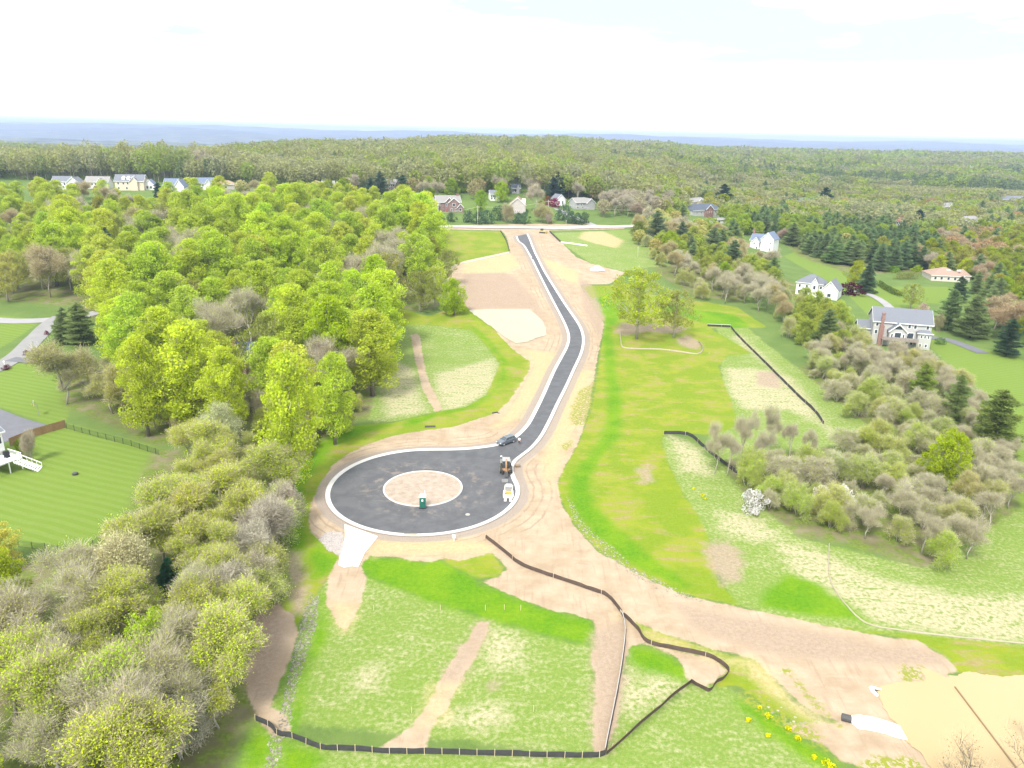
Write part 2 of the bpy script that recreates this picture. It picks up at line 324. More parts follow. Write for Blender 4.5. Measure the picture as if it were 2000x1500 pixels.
attrs = {}
for k, polys in AR.items():
    a = np.full(gx.shape, -8.0)
    for p in polys: a = np.maximum(a, sdf(p, gx, gy))
    attrs[k] = ('POINT', 'FLOAT', a)
# main road outline (left and right kerbs, photograph pixels)
LK = [(1008,462),(1012,474),(1021,476),(1032,497),(1049,530),(1077,586),(1092,614),(1105,640),(1110,660),(1106,676),(1097,694),(1085,715),(1075,735),(1060,770),(1045,800),(1033,823),(1026,833),(1009,851),(990,863),(971,869),(930,875),(900,877)]
RK = [(1031,457),(1037,470),(1045,492),(1055,512),(1067,535),(1083,560),(1100,587),(1117,612),(1135,637),(1142,660),(1140,680),(1135,697),(1125,717),(1115,740),(1104,764),(1091,789),(1081,812),(1070,834),(1061,851),(1049,867),(1036,880),(1025,888),(1012,898),(1007,903),(1002,912),(1002,922),(1005,932),(1008,940)]
LKw = smooth([at(*p) for p in LK], 5); RKw = smooth([at(*p) for p in RK], 5)
a0 = math.atan2(LKw[-1].y - BULB[1], LKw[-1].x - BULB[0]); a1 = math.atan2(RKw[-1].y - BULB[1], RKw[-1].x - BULB[0]) + 2 * math.pi
arc = [Vector((BULB[0] + BR * math.cos(t), BULB[1] + BR * math.sin(t), 0)) for t in np.linspace(a0, a1, 90)][2:-2]
OUT = LKw + arc + RKw[::-1]
for _ in range(10): OUT = [OUT[0]] + [(OUT[k - 1] + 2 * OUT[k] + OUT[k + 1]) / 4 for k in range(1, len(OUT) - 1)] + [OUT[-1]]
LKw, arc, RKw = OUT[:len(LKw)], OUT[len(LKw):len(LKw) + len(arc)], OUT[len(LKw) + len(arc):][::-1]
#           # closed outline, anticlockwise round the bulb
OP = [(p.x, p.y) for p in OUT]
attrs['road'] = ('POINT', 'FLOAT', sdf(OP, gx, gy))

g = Mat('ground_cover', .95, .1); pos = g.pos()
e1 = g.noise(pos, .35, 6, .62); e2 = g.noise(pos, 1.7, 4, .6); big = g.noise(pos, .035, 4, .55); mid = g.noise(pos, .12, 5, .6); fine = g.noise(pos, 5.5, 4, .7)
strk = g.noise(g.mapv(pos, (.35, 1.5, 1), (0, 0, .5)), .55, 6, .65, .6)
tex = g.math('ADD', g.math('MULTIPLY', e2, .5), g.math('MULTIPLY', fine, .5))
def rng_(x, lo, hi): return g.step(x, lo, hi)
def layer(base, name, colr, soft, amp, extra=None):
    s = g.attr(name).outputs['Fac']
    d = g.math('ADD', s, g.math('MULTIPLY', g.math('SUBTRACT', e1, .5), amp))
    d = g.math('ADD', d, g.math('MULTIPLY', g.math('SUBTRACT', e2, .5), amp * .35))
    f = rng_(d, -soft, soft)
    if extra is not None: f = g.math('MULTIPLY', f, extra)
    return g.mix(f, base, colr)
def duo(a, b, f, lo=.35, hi=.65): return g.mix(rng_(f, lo, hi), a, b)
lawn = duo((.080, .125, .032), (.12, .165, .045), mid); lawn = g.mix(rng_(tex, .38, .62), lawn, (.10, .155, .035))
far_l = duo((.07, .10, .02), (.10, .115, .045), big, .4, .6)
dist = g.n('ShaderNodeSeparateXYZ'); g.l(pos, dist.inputs[0])
c = g.mix(rng_(dist.outputs[1], 560, 900), lawn, far_l)
vfar = g.noise(g.mapv(pos, (.0022, .0011, 1)), 1, 7, .7)
c = g.mix(rng_(dist.outputs[1], 2200, 3200), c, duo((.010, .022, .018), (.13, .14, .08), vfar, .43, .58))
fieldm = g.math('MULTIPLY', rng_(g.noise(g.mapv(pos, (.0042, .0014, 1)), 1, 3, .5), .59, .62), rng_(dist.outputs[1], 2500, 3500))
c = g.mix(fieldm, c, (.30, .33, .17))
# mown stripes
wv = g.n('ShaderNodeTexWave', wave_type='BANDS', bands_direction='Y'); g.l(g.mapv(pos, (1, 1, 1), (0, 0, .35)), wv.inputs[0]); wv.inputs['Scale'].default_value = .16; wv.inputs['Distortion'].default_value = 2.2; wv.inputs['Detail'].default_value = 3; wv.inputs['Detail Scale'].default_value = .6
c = layer(c, 'stripe', g.mix(rng_(wv.outputs[1], .3, .7), g.mix(mid, (.105, .17, .022), (.135, .19, .03)), g.mix(e2, (.115, .18, .028), (.155, .205, .045))), .6, 1.5)
c = layer(c, 'litter', g.mix(rng_(e1, .4, .6), duo((.115, .11, .05), (.19, .165, .10), mid), duo((.09, .13, .02), (.14, .18, .035), e2)), 1.5, 5)
straw = duo((.25, .23, .12), (.37, .34, .215), tex, .36, .64)
mgreen = duo((.112, .178, .028), (.172, .228, .052), tex, .34, .66)
c = layer(c, 'meadow', g.mix(rng_(g.math('ADD', g.math('MULTIPLY', strk, .30), g.math('ADD', g.math('MULTIPLY', e2, .45), g.math('MULTIPLY', mid, .25))), .455, .75), mgreen, straw), .6, 2.5)
c = layer(c, 'straw', g.mix(rng_(g.math('ADD', g.math('MULTIPLY', strk, .5), g.math('MULTIPLY', e2, .5)), .36, .52), mgreen, straw), 2.2, 5, 1.0)
osoil = duo((.21, .15, .075), (.27, .20, .11), e2)
ogr = duo((.13, .185, .008), (.21, .225, .014), mid, .42, .60)
c = layer(c, 'olive', g.mix(g.math('MULTIPLY', rng_(g.math('ADD', g.math('MULTIPLY', strk, .6), g.math('MULTIPLY', mid, .4)), .50, .63), .75), g.mix(rng_(tex, .4, .62), ogr, (.15, .21, .02)), osoil), .4, 1.6)
c = layer(c, 'vivid', g.mix(rng_(mid, .35, .65), duo((.055, .155, .004), (.10, .205, .006), tex), duo((.095, .195, .006), (.145, .23, .008), tex)), 1.3, 3.2)
soil = duo((.275, .205, .135), (.36, .285, .20), g.math('ADD', g.math('MULTIPLY', e1, .5), g.math('MULTIPLY', mid, .5)), .36, .64)
soil = g.mix(g.math('MULTIPLY', rng_(strk, .5, .8), .5), soil, (.41, .33, .24))
# wheel ruts and pebbles
rut = g.noise(g.mapv(pos, (1.6, .14, 1), (0, 0, .25)), 1.0, 4, .6, .3)
soil = g.mix(g.math('MULTIPLY', rng_(rut, .54, .66), .45), soil, (.25, .18, .125))
rd = g.attr('road').outputs['Fac']; trk = g.math('SINE', g.math('ADD', g.math('MULTIPLY', rd, 3.6), g.math('MULTIPLY', mid, 9)))
soil = g.mix(g.math('MULTIPLY', g.math('MULTIPLY', g.math('MULTIPLY', g.step(trk, .55, .9), g.step(rd, -7.9, -7.2)), rng_(mid, .42, .58)), .5), soil, (.20, .145, .10))
vor = g.n('ShaderNodeTexVoronoi'); g.l(pos, vor.inputs['Vector']); vor.inputs['Scale'].default_value = 2.6
peb = g.math('SUBTRACT', 1, rng_(vor.outputs['Distance'], .10, .17))
soil = g.mix(g.math('MULTIPLY', peb, rng_(e1, .5, .6)), soil, (.42, .36, .29))
c = layer(c, 'soil', soil, .22, 1.5)
c = layer(c, 'ysoil', duo((.33, .25, .13), (.42, .34, .19), tex), 2.0, 5, .8)
c = layer(c, 'pink', duo((.225, .165, .12), (.31, .24, .175), tex), 1.3, 4, .85)
c = layer(c, 'grassover', duo((.12, .18, .015), (.20, .21, .03), e2), .6, 4, rng_(e2, .42, .55))
rd = g.attr('road').outputs['Fac']
rdn = g.math('ADD', rd, g.math('MULTIPLY', g.math('SUBTRACT', e1, .5), 1.2))
c = g.mix(g.math('MULTIPLY', rng_(rdn, -2.1, -1.7), .8), c, duo((.20, .165, .14), (.28, .24, .205), fine))
v2 = g.n('ShaderNodeTexVoronoi'); g.l(pos, v2.inputs['Vector']); v2.inputs['Scale'].default_value = 1.9
st2 = g.math('SUBTRACT', 1, rng_(v2.outputs['Distance'], .26, .42))
c = layer(c, 'white', g.mix(v2.outputs['Color'], (.17, .16, .12), (.36, .34, .28)), .35, 1.8, g.math('MULTIPLY', st2, rng_(e2, .42, .55)))
g.col(c); hb = g.math('ADD', g.math('MULTIPLY', e1, .6), g.math('MULTIPLY', tex, .4)); g.bump(hb, .35, .6)
go = bpy.data.objects.new('ground', np_mesh('ground', V, Fq, [g.m], attrs, True)); C.objects.link(go); tag(go, kind='structure')

# ------------------------------------------------------------------ roads, kerbs, pads, water
def drape(name, poly, zoff, m, ndiv=1, kind='structure'):
    """flat sheet over level ground"""
    mb = MB(); mb.add([(x, y, float(H(x, y)) + zoff) for x, y in poly], [tuple(range(len(poly)))])
    return tag(mb.build(name, m), kind=kind)
def strip(mb, A, B, zoff, n=4, mi=0):
    for k in range(len(A) - 1):
        for q in range(n):
            P = []
            for (a, b, t) in ((A[k], B[k], q / n), (A[k], B[k], (q + 1) / n), (A[k + 1], B[k + 1], (q + 1) / n), (A[k + 1], B[k + 1], q / n)):
                x = a[0] * (1 - t) + b[0] * t; y = a[1] * (1 - t) + b[1] * t; P.append((x, y, float(H(x, y)) + zoff))
            mb.add(P, [(0, 1, 2, 3)], mi)
def ribbon(name, pts, width, zoff, m, kind='structure', n=3):
    pts = smooth(pts, 5); A = []; B = []
    for k, p in enumerate(pts):
        d = (pts[min(k + 1, len(pts) - 1)] - pts[max(k - 1, 0)]); d.z = 0; d.normalize(); s = Vector((-d.y, d.x, 0)) * width / 2
        A.append(p + s); B.append(p - s)
    mb = MB(); strip(mb, A, B, zoff, n); return tag(mb.build(name, m), kind=kind)
am = Mat('asphalt', .85, .3); pos = am.pos()
n1 = am.noise(pos, .35, 6, .65, .4); n2 = am.noise(pos, 9, 3, .7)
# scuffs of pale dust swept round the turning circle
mpn = am.n('ShaderNodeMapping'); mpn.inputs['Location'].default_value = (-BULB[0], -BULB[1], 0); am.l(pos, mpn.inputs[0])
sx = am.n('ShaderNodeSeparateXYZ'); am.l(mpn.outputs[0], sx.inputs[0])
rad_ = am.math('SQRT', am.math('ADD', am.math('MULTIPLY', sx.outputs[0], sx.outputs[0]), am.math('MULTIPLY', sx.outputs[1], sx.outputs[1])))
ang = am.math('ARCTAN2', sx.outputs[1], sx.outputs[0])
cb = am.n('ShaderNodeCombineXYZ'); am.l(am.math('MULTIPLY', rad_, 1.3), cb.inputs[0]); am.l(am.math('MULTIPLY', ang, 1.6), cb.inputs[1])
sw = am.noise(cb.outputs[0], 1.1, 7, .7, .5); sw2 = am.noise(pos, .16, 4, .6)
ac = am.mix(am.step(n1, .35, .65), (.072, .073, .077), (.094, .095, .099)); ac = am.mix(am.math('MULTIPLY', am.step(n2, .55, .7), .3), ac, (.14, .14, .145))
ac = am.mix(am.math('MULTIPLY', am.math('MULTIPLY', am.step(sw, .55, .75), am.step(sw2, .42, .65)), .35), ac, (.21, .18, .165))
ring = am.math('MULTIPLY', am.step(rad_, 16, 8.5), am.step(am.noise(pos, .5, 5, .65), .50, .66))
ac = am.mix(am.math('MULTIPLY', ring, .45), ac, (.26, .205, .165))
am.col(ac); am.bump(n2, .02, .3)
cm = simple('kerb_concrete', (.50, .48, .45), .85, .2, .10, .8)
NS = len(LK) - 1
mb = MB()
def resamp(P, n):
    L_ = [0]
    for k in range(len(P) - 1): L_.append(L_[-1] + (P[k + 1] - P[k]).length)
    out = []; j = 0
    for q in range(n):
        t = L_[-1] * q / (n - 1)
        while j < len(P) - 2 and L_[j + 1] < t: j += 1
        f = (t - L_[j]) / max(L_[j + 1] - L_[j], 1e-9); out.append(P[j].lerp(P[j + 1], min(max(f, 0), 1)))
    return out
iR = len([p for p in RKw if p.y > LKw[-25].y])
LA = resamp(LKw[:-24], 160); RA = resamp(RKw[:iR], 160)
strip(mb, LA, RA, .10, 4)
low = LKw[-25:] + arc + RKw[iR - 1:][::-1]
mb.add([(p.x, p.y, float(H(p.x, p.y)) + .10) for p in low], [tuple(range(len(low)))])
tag(mb.build('road', am.m), kind='structure')
def kerb(name, path, closed, wd=.62, hgt=.16, inset=1, w2=.0):
    """rolled kerb and gutter; inset=+1 puts its body on the right-hand side of the path"""
    n = len(path); pr = [(-.12, 0), (-.10, hgt), (.14, hgt), (.28, .05), (wd, .035), (wd, .0)]
    vs = []; fs = []
    for k, p in enumerate(path):
        a = path[(k - 1) % n] if (closed or k) else path[0]; b = path[(k + 1) % n] if (closed or k < n - 1) else path[-1]
        d = b - a; d.z = 0; d.normalize(); s = Vector((d.y, -d.x, 0)) * inset
        for o, z in pr:
            q = p + s * o; vs.append((q.x, q.y, float(H(q.x, q.y)) + .09 + z))
    m = len(pr)
    for k in range(n if closed else n - 1):
        for q in range(m - 1): fs.append((k * m + q, k * m + q + 1, ((k + 1) % n) * m + q + 1, ((k + 1) % n) * m + q))
    mb = MB(); mb.add(vs, fs); return tag(mb.build(name, cm, smooth_=False), kind='structure')
full = [p.copy() for p in OUT]
# outline runs down the left kerb, anticlockwise round the circle, up the right kerb: the road lies on its left
kerb('kerb', full, False, inset=-1, wd=.75)
isl = [Vector((ISL[0] + IR * math.cos(t), ISL[1] + IR * math.sin(t), 0)) for t in np.linspace(0, 2 * math.pi, 72, endpoint=False)]
kerb('kerb', isl, True, wd=.62, inset=-1)
im = Mat('island_soil', .95, .1); pp = im.pos(); i1 = im.noise(pp, .8, 6, .65); i2 = im.noise(pp, 6, 4, .7)
im.col(im.mix(im.step(im.math('ADD', im.math('MULTIPLY', i1, .5), im.math('MULTIPLY', i2, .5)), .35, .65), (.25, .195, .15), (.37, .31, .25))); im.bump(i2, .08, .6)
mb = MB(); ri = IR - .1; rr = [(0, 0, .26)]
for q, (f_, z_) in enumerate(((.5, .26), (1.0, .2))):
    for t in range(48): rr.append((ri * f_ * math.cos(t * math.pi / 24), ri * f_ * math.sin(t * math.pi / 24), z_))
mb.M = Matrix.Translation((ISL[0], ISL[1], 0))
mb.add(rr, [(0, 1 + t, 1 + (t + 1) % 48) for t in range(48)] + [(1 + t, 49 + t, 49 + (t + 1) % 48, 1 + (t + 1) % 48) for t in range(48)])
tag(mb.build('traffic_island', im.m), kind='structure')
# concrete apron leading off the circle
pm = simple('apron_concrete', (.60, .59, .57), .85, .2, .06, .5)
drape('driveway_apron', [tuple(at(*p)[:2]) for p in [(673,1024),(674,1050),(665,1078),(661,1104),(672,1109),(688,1106),(699,1108),(707,1092),(712,1080),(724,1066),(738,1048),(722,1042),(700,1034)]], .05, pm)
# roads round about
gm = simple('old_road', (.27, .26, .26), .9, .2, .15, .3); dm = simple('driveway_asphalt', (.13, .13, .145), .9, .25, .2, .5)
pw = simple('pale_concrete_road', (.22, .215, .21), .9, .2, .2, .25)
ribbon('cross_road', [at(*p) for p in [(760,440),(835,443),(900,443.5),(985,445),(1080,446),(1165,444),(1222,443),(1300,440)]], 6.5, .3, simple('cross_road_surface', (.38, .36, .34), .9, .2, .1, .2), n=4)
ribbon('side_road', [at(*p) for p in [(1088,408),(1105,417),(1122,426),(1142,434),(1163,442)]], 5.5, .3, gm)
ribbon('driveway', [at(*p) for p in [(1665,568),(1690,573),(1712,582),(1730,594),(1742,606)]], 3.6, .15, gm)
ribbon('driveway', [at(*p) for p in [(1800,655),(1822,660),(1850,664),(1880,674),(1920,690)]], 4.5, .12, dm)
ribbon('driveway', [at(*p) for p in [(-60,742),(0,716),(40,690),(70,660),(95,635),(120,618)]], 6.0, .12, pw)
ribbon('driveway', [at(*p) for p in [(20,702),(70,706),(120,710),(160,722),(200,735)]], 4.2, .16, dm)
ribbon('driveway', [at(*p) for p in [(-60,618),(0,626),(60,627),(150,620),(190,610)]], 5.0, .09, gm)
drape('driveway', [tuple(at(*p)[:2]) for p in [(-90,788),(0,799),(45,817),(98,832),(60,848),(32,856),(-60,890)]], .06, dm)
# muddy basins
wm = Mat('muddy_water', .12, .35); pp = wm.pos(); q1 = wm.noise(pp, .06, 4); wm.col(wm.mix(q1, (.335, .24, .115), (.385, .285, .15))); wm.bump(wm.noise(pp, 2.2, 3), .01, .25)
wm2 = Mat('pale_muddy_water', .2, .3); pp = wm2.pos(); q1 = wm2.noise(pp, .1, 4); wm2.col(wm2.mix(q1, (.30, .275, .175), (.34, .31, .205)))
def noisy(poly, amp, n=5):
    out = []
    for k in range(len(poly)):
        a = Vector(poly[k]); b = Vector(poly[(k + 1) % len(poly)])
        for q in range(n): out.append(tuple(a.lerp(b, q / n) + Vector((random.uniform(-amp, amp), random.uniform(-amp, amp)))))
    return out
pond = [(1800,1303),(1822,1309),(1844,1322),(1865,1320),(1886,1312),(1920,1317),(1955,1322),(2000,1320),(2150,1330),(2300,1600),(1900,1620),(1815,1500),(1792,1465),(1772,1447),(1754,1420),(1730,1390),(1716,1360),(1718,1342),(1745,1334),(1775,1332),(1807,1333)]
drape('pond', noisy(P2(pond), .22), .06, wm.m)
basin = [(915,606),(960,604),(1035,605),(1044,612),(1060,628),(1066,640),(1068,655),(1050,660),(1030,668),(1008,672),(990,662),(975,650),(955,635),(935,621)]
mb = MB(); bp = noisy(P2(basin), .3); bz = max(float(H(x, y)) for x, y in bp) - .0
cx_ = sum(p[0] for p in bp) / len(bp); cy_ = sum(p[1] for p in bp) / len(bp)
inner = [(x * .5 + cx_ * .5, y * .5 + cy_ * .5) for x, y in bp]; n_ = len(bp)
mb.add([(x, y, float(H(x, y)) + .12) for x, y in bp + inner] + [(cx_, cy_, float(H(cx_, cy_)) + .12)],
       [(k, (k + 1) % n_, n_ + (k + 1) % n_, n_ + k) for k in range(n_)] + [(n_ + k, n_ + (k + 1) % n_, 2 * n_) for k in range(n_)])
tag(mb.build('sediment_basin_water', wm2.m), kind='structure')
# haze
hz = bpy.data.materials.new('haze_air'); hz.use_nodes = True; t_ = hz.node_tree; t_.nodes.clear()
o_ = t_.nodes.new('ShaderNodeOutputMaterial'); pv = t_.nodes.new('ShaderNodeVolumePrincipled'); t_.links.new(pv.outputs[0], o_.inputs['Volume'])
pv.inputs['Density'].default_value = 1.2e-4; pv.inputs['Color'].default_value = (.53, .65, .95, 1); pv.inputs['Anisotropy'].default_value = .2
mb = MB(); mb.box(-34000, 34000, -400, 24500, float(V[:, 2].min()) - 1, 210)
tag(mb.build('haze', hz), kind='stuff')

# ------------------------------------------------------------------ foliage material and tree parts
def foliage(name, c0=None, trans=.45, twig=(.34, .31, .20)):
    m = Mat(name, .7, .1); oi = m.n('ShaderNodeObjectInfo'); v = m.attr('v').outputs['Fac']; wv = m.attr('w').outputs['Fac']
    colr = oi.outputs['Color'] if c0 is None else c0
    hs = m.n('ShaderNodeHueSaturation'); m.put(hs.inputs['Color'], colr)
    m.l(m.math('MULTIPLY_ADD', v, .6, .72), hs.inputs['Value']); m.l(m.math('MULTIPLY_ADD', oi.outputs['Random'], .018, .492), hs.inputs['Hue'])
    tw = m.mix(v, tuple(x * .8 for x in twig), tuple(x * 1.6 for x in twig))
    cc = m.mix(wv, tw, hs.outputs[0])
    d = m.n('ShaderNodeBsdfDiffuse'); t = m.n('ShaderNodeBsdfTranslucent'); m.l(cc, d.inputs[0]); m.l(cc, t.inputs[0])
    ms = m.n('ShaderNodeMixShader'); m.put(ms.inputs[0], m.math('MULTIPLY_ADD', wv, trans - .25, .25)); m.l(d.outputs[0], ms.inputs[1]); m.l(t.outputs[0], ms.inputs[2])
    m.l(ms.outputs[0], m.o.inputs[0]); return m.m
FOL = foliage('foliage'); FOLB = foliage('foliage_reddish_twigs', twig=(.37, .32, .22)); FOLG = foliage('foliage_pale_twigs', twig=(.37, .33, .26))
BARK = simple('bark', (.20, .17, .145), .95, .1, .3, 2.0); BARKG = simple('grey_bark', (.40, .36, .31), .95, .1, .25, 2.0); BARKD = simple('dark_bark', (.10, .08, .065), .95, .1, .3, 2.0)
def rdir(n, rg):
    a = rg.normal(size=(n, 3)); return a / np.linalg.norm(a, axis=1, keepdims=True)
def leaves(P, size, rg, asp=.6, flat=0.0, along=None):
    """one small diamond leaf cluster at every point"""
    n = len(P); a = rdir(n, rg)
    if along is not None: a = along + a * .35; a /= np.linalg.norm(a, axis=1, keepdims=True)
    nn = rdir(n, rg)
    if flat: nn = nn * (1 - flat) + np.array([0, 0, 1.]) * flat
    b = np.cross(a, nn); b /= np.linalg.norm(b, axis=1, keepdims=True) + 1e-9
    if flat and along is None: a = np.cross(b, nn); a /= np.linalg.norm(a, axis=1, keepdims=True) + 1e-9
    s = (size * rg.uniform(.6, 1.35, n))[:, None]
    V = np.stack([P - a * s, P + b * s * asp, P + a * s, P - b * s * asp], 1).reshape(-1, 3)
    return V, np.arange(n * 4).reshape(n, 4)
def cloud(puffs, rad, n, size, rg, squash=.75, asp=.65, hollow=.45, flat=.15):
    Ps = []; Vv = []
    for k, p in enumerate(puffs):
        r = rad[k] if hasattr(rad, '__len__') else rad; m_ = max(4, int(n * (.6 + .8 * rg.random())))
        d = rdir(m_, rg) * (hollow + (1 - hollow) * rg.random((m_, 1)) ** .6) * r; d[:, 2] *= squash
        Ps.append(np.array(p) + d); Vv.append(np.full(m_, rg.random() * .55) + rg.random(m_) * .45)
    P = np.concatenate(Ps); v = np.concatenate(Vv); Vx, F = leaves(P, size, rg, asp, flat); return Vx, F, v
class Proto:
    def __init__(s): s.V = []; s.F = []; s.v = []; s.w = []; s.n = 0
    def add(s, V, F, v, w):
        s.V.append(V); s.F.append(F + s.n); s.v.append(v); s.w.append(np.full(len(F), float(w))); s.n += len(V)
    def mesh(s, name, m):
        return np_mesh(name, np.concatenate(s.V), np.concatenate(s.F), [m], {'v': ('FACE', 'FLOAT', np.concatenate(s.v)), 'w': ('FACE', 'FLOAT', np.concatenate(s.w))})
def limb_mesh(name, segs, m, n=5):
    mb = MB()
    for pts, rad in segs: mb.tube(pts, rad, n)
    me = bpy.data.meshes.new(name); me.from_pydata(mb.v, [], mb.f); me.materials.append(m); me.polygons.foreach_set('use_smooth', [True] * len(mb.f)); return me
def crown_tree(seed, h, r, zb, shape, npuff, pr, nleaf, size, bare=0, bark=None, fol=None, flat=.15, lean=.03):
    """leafy tree: trunk and limbs reaching puffs spread over the crown"""
    rg = np.random.default_rng(seed); puffs = []; rads = []; seg = []
    top = np.array([rg.normal() * lean * h, rg.normal() * lean * h, h * .86])
    tr = [(0, 0, -.6), tuple(top * .33 + rg.normal(0, .15, 3) * [1, 1, 0]), tuple(top * .66), tuple(top)]
    r_t = .018 * h; seg.append((tr, [r_t * 1.25, r_t, r_t * .6, r_t * .18]))
    off = rg.random() * 6.28
    for k in range(npuff):
        f = (k + .5) / npuff; z = zb * h + (h * (1 - zb)) * f; a = off + k * 2.4 + rg.normal() * .35
        if shape == 'dome': R_ = r * math.sqrt(max(0.02, 1 - (2 * f - .75) ** 2 / 1.58)) if f > .375 else r * (.72 + .28 * f / .375)
        elif shape == 'col': R_ = r * (math.sin(math.pi * min(1, f * .82 + .16)) ** .55)
        else: R_ = r * math.sqrt(max(.03, 1 - (2 * f - 1) ** 2))
        q = R_ * (.35 + .65 * rg.random() ** .5) if k % 4 else R_ * .35 * rg.random()
        q *= 1 + rg.normal() * .10
        p = np.array([q * math.cos(a), q * math.sin(a), z - pr * .5]) + top * [1, 1, 0] * f
        puffs.append(p); rads.append(pr * rg.uniform(.7, 1.3) * (1 - .25 * f))
        if k % 2 == 0 and q > r * .3:
            zs = z - q * rg.uniform(.5, .9); s0 = np.array([0, 0, max(zb * h * .55, zs)]) + top * [1, 1, 0] * max(0, zs / h)
            mid_ = s0 * .5 + p * .5 + [0, 0, -.08 * q]; seg.append(([tuple(s0), tuple(mid_), tuple(p)], [r_t * .38, r_t * .24, r_t * .07]))
    pt = Proto(); V, F, v = cloud(puffs, rads, nleaf, size, rg, flat=flat); pt.add(V, F, v, 1)
    if bare:
        P = np.concatenate([puffs[i] + rdir(bare, rg) * rads[i] * rg.random((bare, 1)) ** .5 for i in range(npuff)])
        d = P - np.array([0, 0, zb * h * .6]); d /= np.linalg.norm(d, axis=1, keepdims=True); V, F = leaves(P, .75, rg, .045, along=d + [0, 0, .3]); pt.add(V, F, rg.random(len(F)), 0)
    return limb_mesh('trunk', seg, bark or BARK), pt.mesh('crown', fol or FOL)
def twig_tree(seed, h, r, zb, nl, ntw, tl, tw, nleaf, lsize, fol, bark, stems=1, droop=0.0, spread=1.0):
    """leafless or barely leafing tree: recursive limbs ending in a haze of twigs"""
    rg = np.random.default_rng(seed); seg = []; tips = []
    def grow(p, d, L_, rad, lv):
        p = np.array(p); q = p + d * L_ * .5 + rg.normal(0, .05, 3) * L_; e = p + d * L_ + rg.normal(0, .07, 3) * L_; e[2] -= droop * L_ * lv * .3
        seg.append(([tuple(p), tuple(q), tuple(e)], [rad, rad * .8, rad * .55]))
        if lv >= nl: tips.append((p, e, L_)); return
        for c in range(3 if lv < nl - 1 else 4):
            ax = rdir(1, rg)[0]; nd = d * .75 + ax * (.55 + .12 * lv) * spread + np.array([0, 0, .22 - droop * .25 * lv]); nd /= np.linalg.norm(nd)
            grow(p + (e - p) * rg.uniform(.5, 1.0), nd, L_ * rg.uniform(.58, .8), rad * .55, lv + 1)
        tips.append((q, e, L_))
    for s_ in range(stems):
        d = np.array([rg.normal() * .12, rg.normal() * .12, 1.]) if stems == 1 else np.array([rg.normal() * .4, rg.normal() * .4, 1.]); d /= np.linalg.norm(d)
        grow((rg.normal() * .3 * (stems > 1), rg.normal() * .3 * (stems > 1), -.3), d, h * (zb + .16), .017 * h / (1 + .5 * (stems > 1)), 0)
    Z = max(t[1][2] for t in tips); sc_ = h * .95 / Z; XY = max(abs(t[1][:2]).max() for t in tips); sx_ = min(1.3, r * .95 / XY)
    S = np.array([sx_, sx_, sc_]); seg = [([tuple(np.array(p) * S) for p in a], b) for a, b in seg]
    P = []; D = []
    per = max(2, ntw // len(tips))
    for p, e, L_ in tips:
        p = p * S; e = e * S; dd = (e - p) / (np.linalg.norm(e - p) + 1e-6); t = rg.random((per, 1)); b = p + (e - p) * t * 1.15
        o = rdir(per, rg); dir_ = dd * .45 + o * .7 + [0, 0, .45 - droop * .6]; dir_ /= np.linalg.norm(dir_, axis=1, keepdims=True)
        P.append(b + dir_ * tl * rg.uniform(.2, 1.1, (per, 1)) + o * tl * .35); D.append(dir_)
    P = np.concatenate(P); D = np.concatenate(D); P[:, 2] = np.maximum(P[:, 2], .1)
    pt = Proto(); V, F = leaves(P, tl * .6, rg, tw / tl, along=D); pt.add(V, F, rg.random(len(F)), 0)
    if nleaf:
        k = rg.integers(0, len(P), nleaf); Q = P[k] + rg.normal(0, tl * .3, (nleaf, 3)); V, F = leaves(Q, lsize, rg, .6); pt.add(V, F, rg.random(len(F)), 1)
    return limb_mesh('trunk', seg, bark, 4), pt.mesh('crown', fol)
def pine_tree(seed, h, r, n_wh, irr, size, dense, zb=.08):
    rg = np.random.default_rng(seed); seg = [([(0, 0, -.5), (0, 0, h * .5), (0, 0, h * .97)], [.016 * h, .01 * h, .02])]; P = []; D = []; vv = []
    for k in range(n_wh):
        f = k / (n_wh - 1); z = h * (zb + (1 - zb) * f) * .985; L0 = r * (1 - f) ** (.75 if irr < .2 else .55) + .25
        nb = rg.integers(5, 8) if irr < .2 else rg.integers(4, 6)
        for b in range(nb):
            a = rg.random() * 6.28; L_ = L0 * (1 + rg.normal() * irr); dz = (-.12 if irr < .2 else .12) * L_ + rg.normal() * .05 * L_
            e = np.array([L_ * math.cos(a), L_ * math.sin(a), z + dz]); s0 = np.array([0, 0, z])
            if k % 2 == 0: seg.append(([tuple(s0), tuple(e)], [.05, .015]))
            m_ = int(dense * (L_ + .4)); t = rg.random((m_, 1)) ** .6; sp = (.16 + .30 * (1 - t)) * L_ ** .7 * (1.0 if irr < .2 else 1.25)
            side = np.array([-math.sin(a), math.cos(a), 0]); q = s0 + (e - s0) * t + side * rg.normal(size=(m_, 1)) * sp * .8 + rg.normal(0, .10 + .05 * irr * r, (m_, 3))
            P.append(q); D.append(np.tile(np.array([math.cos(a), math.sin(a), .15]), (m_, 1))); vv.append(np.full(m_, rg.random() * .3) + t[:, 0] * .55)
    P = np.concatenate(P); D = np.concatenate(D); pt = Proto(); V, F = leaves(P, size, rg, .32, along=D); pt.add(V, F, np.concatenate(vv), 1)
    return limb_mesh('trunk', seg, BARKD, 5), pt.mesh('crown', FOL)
T = {}
T['tall'] = [(25, 6.2) + crown_tree(10 + s, 25, 5.6, .2, ('dome', 'dome', 'col', 'dome')[s], 92, 2.15, 165, .225, bare=10) for s in range(4)]
T['round'] = [(16, 7.0) + crown_tree(20 + s, 16, 6.4, .16, 'dome', 62, 1.8, 180, .21, bare=4) for s in range(3)]
T['open'] = [(17, 8.0) + crown_tree(30 + s, 17, 7.2, .30, 'dome', 66, 1.6, 95, .20, bare=16, bark=BARKG) for s in range(2)]
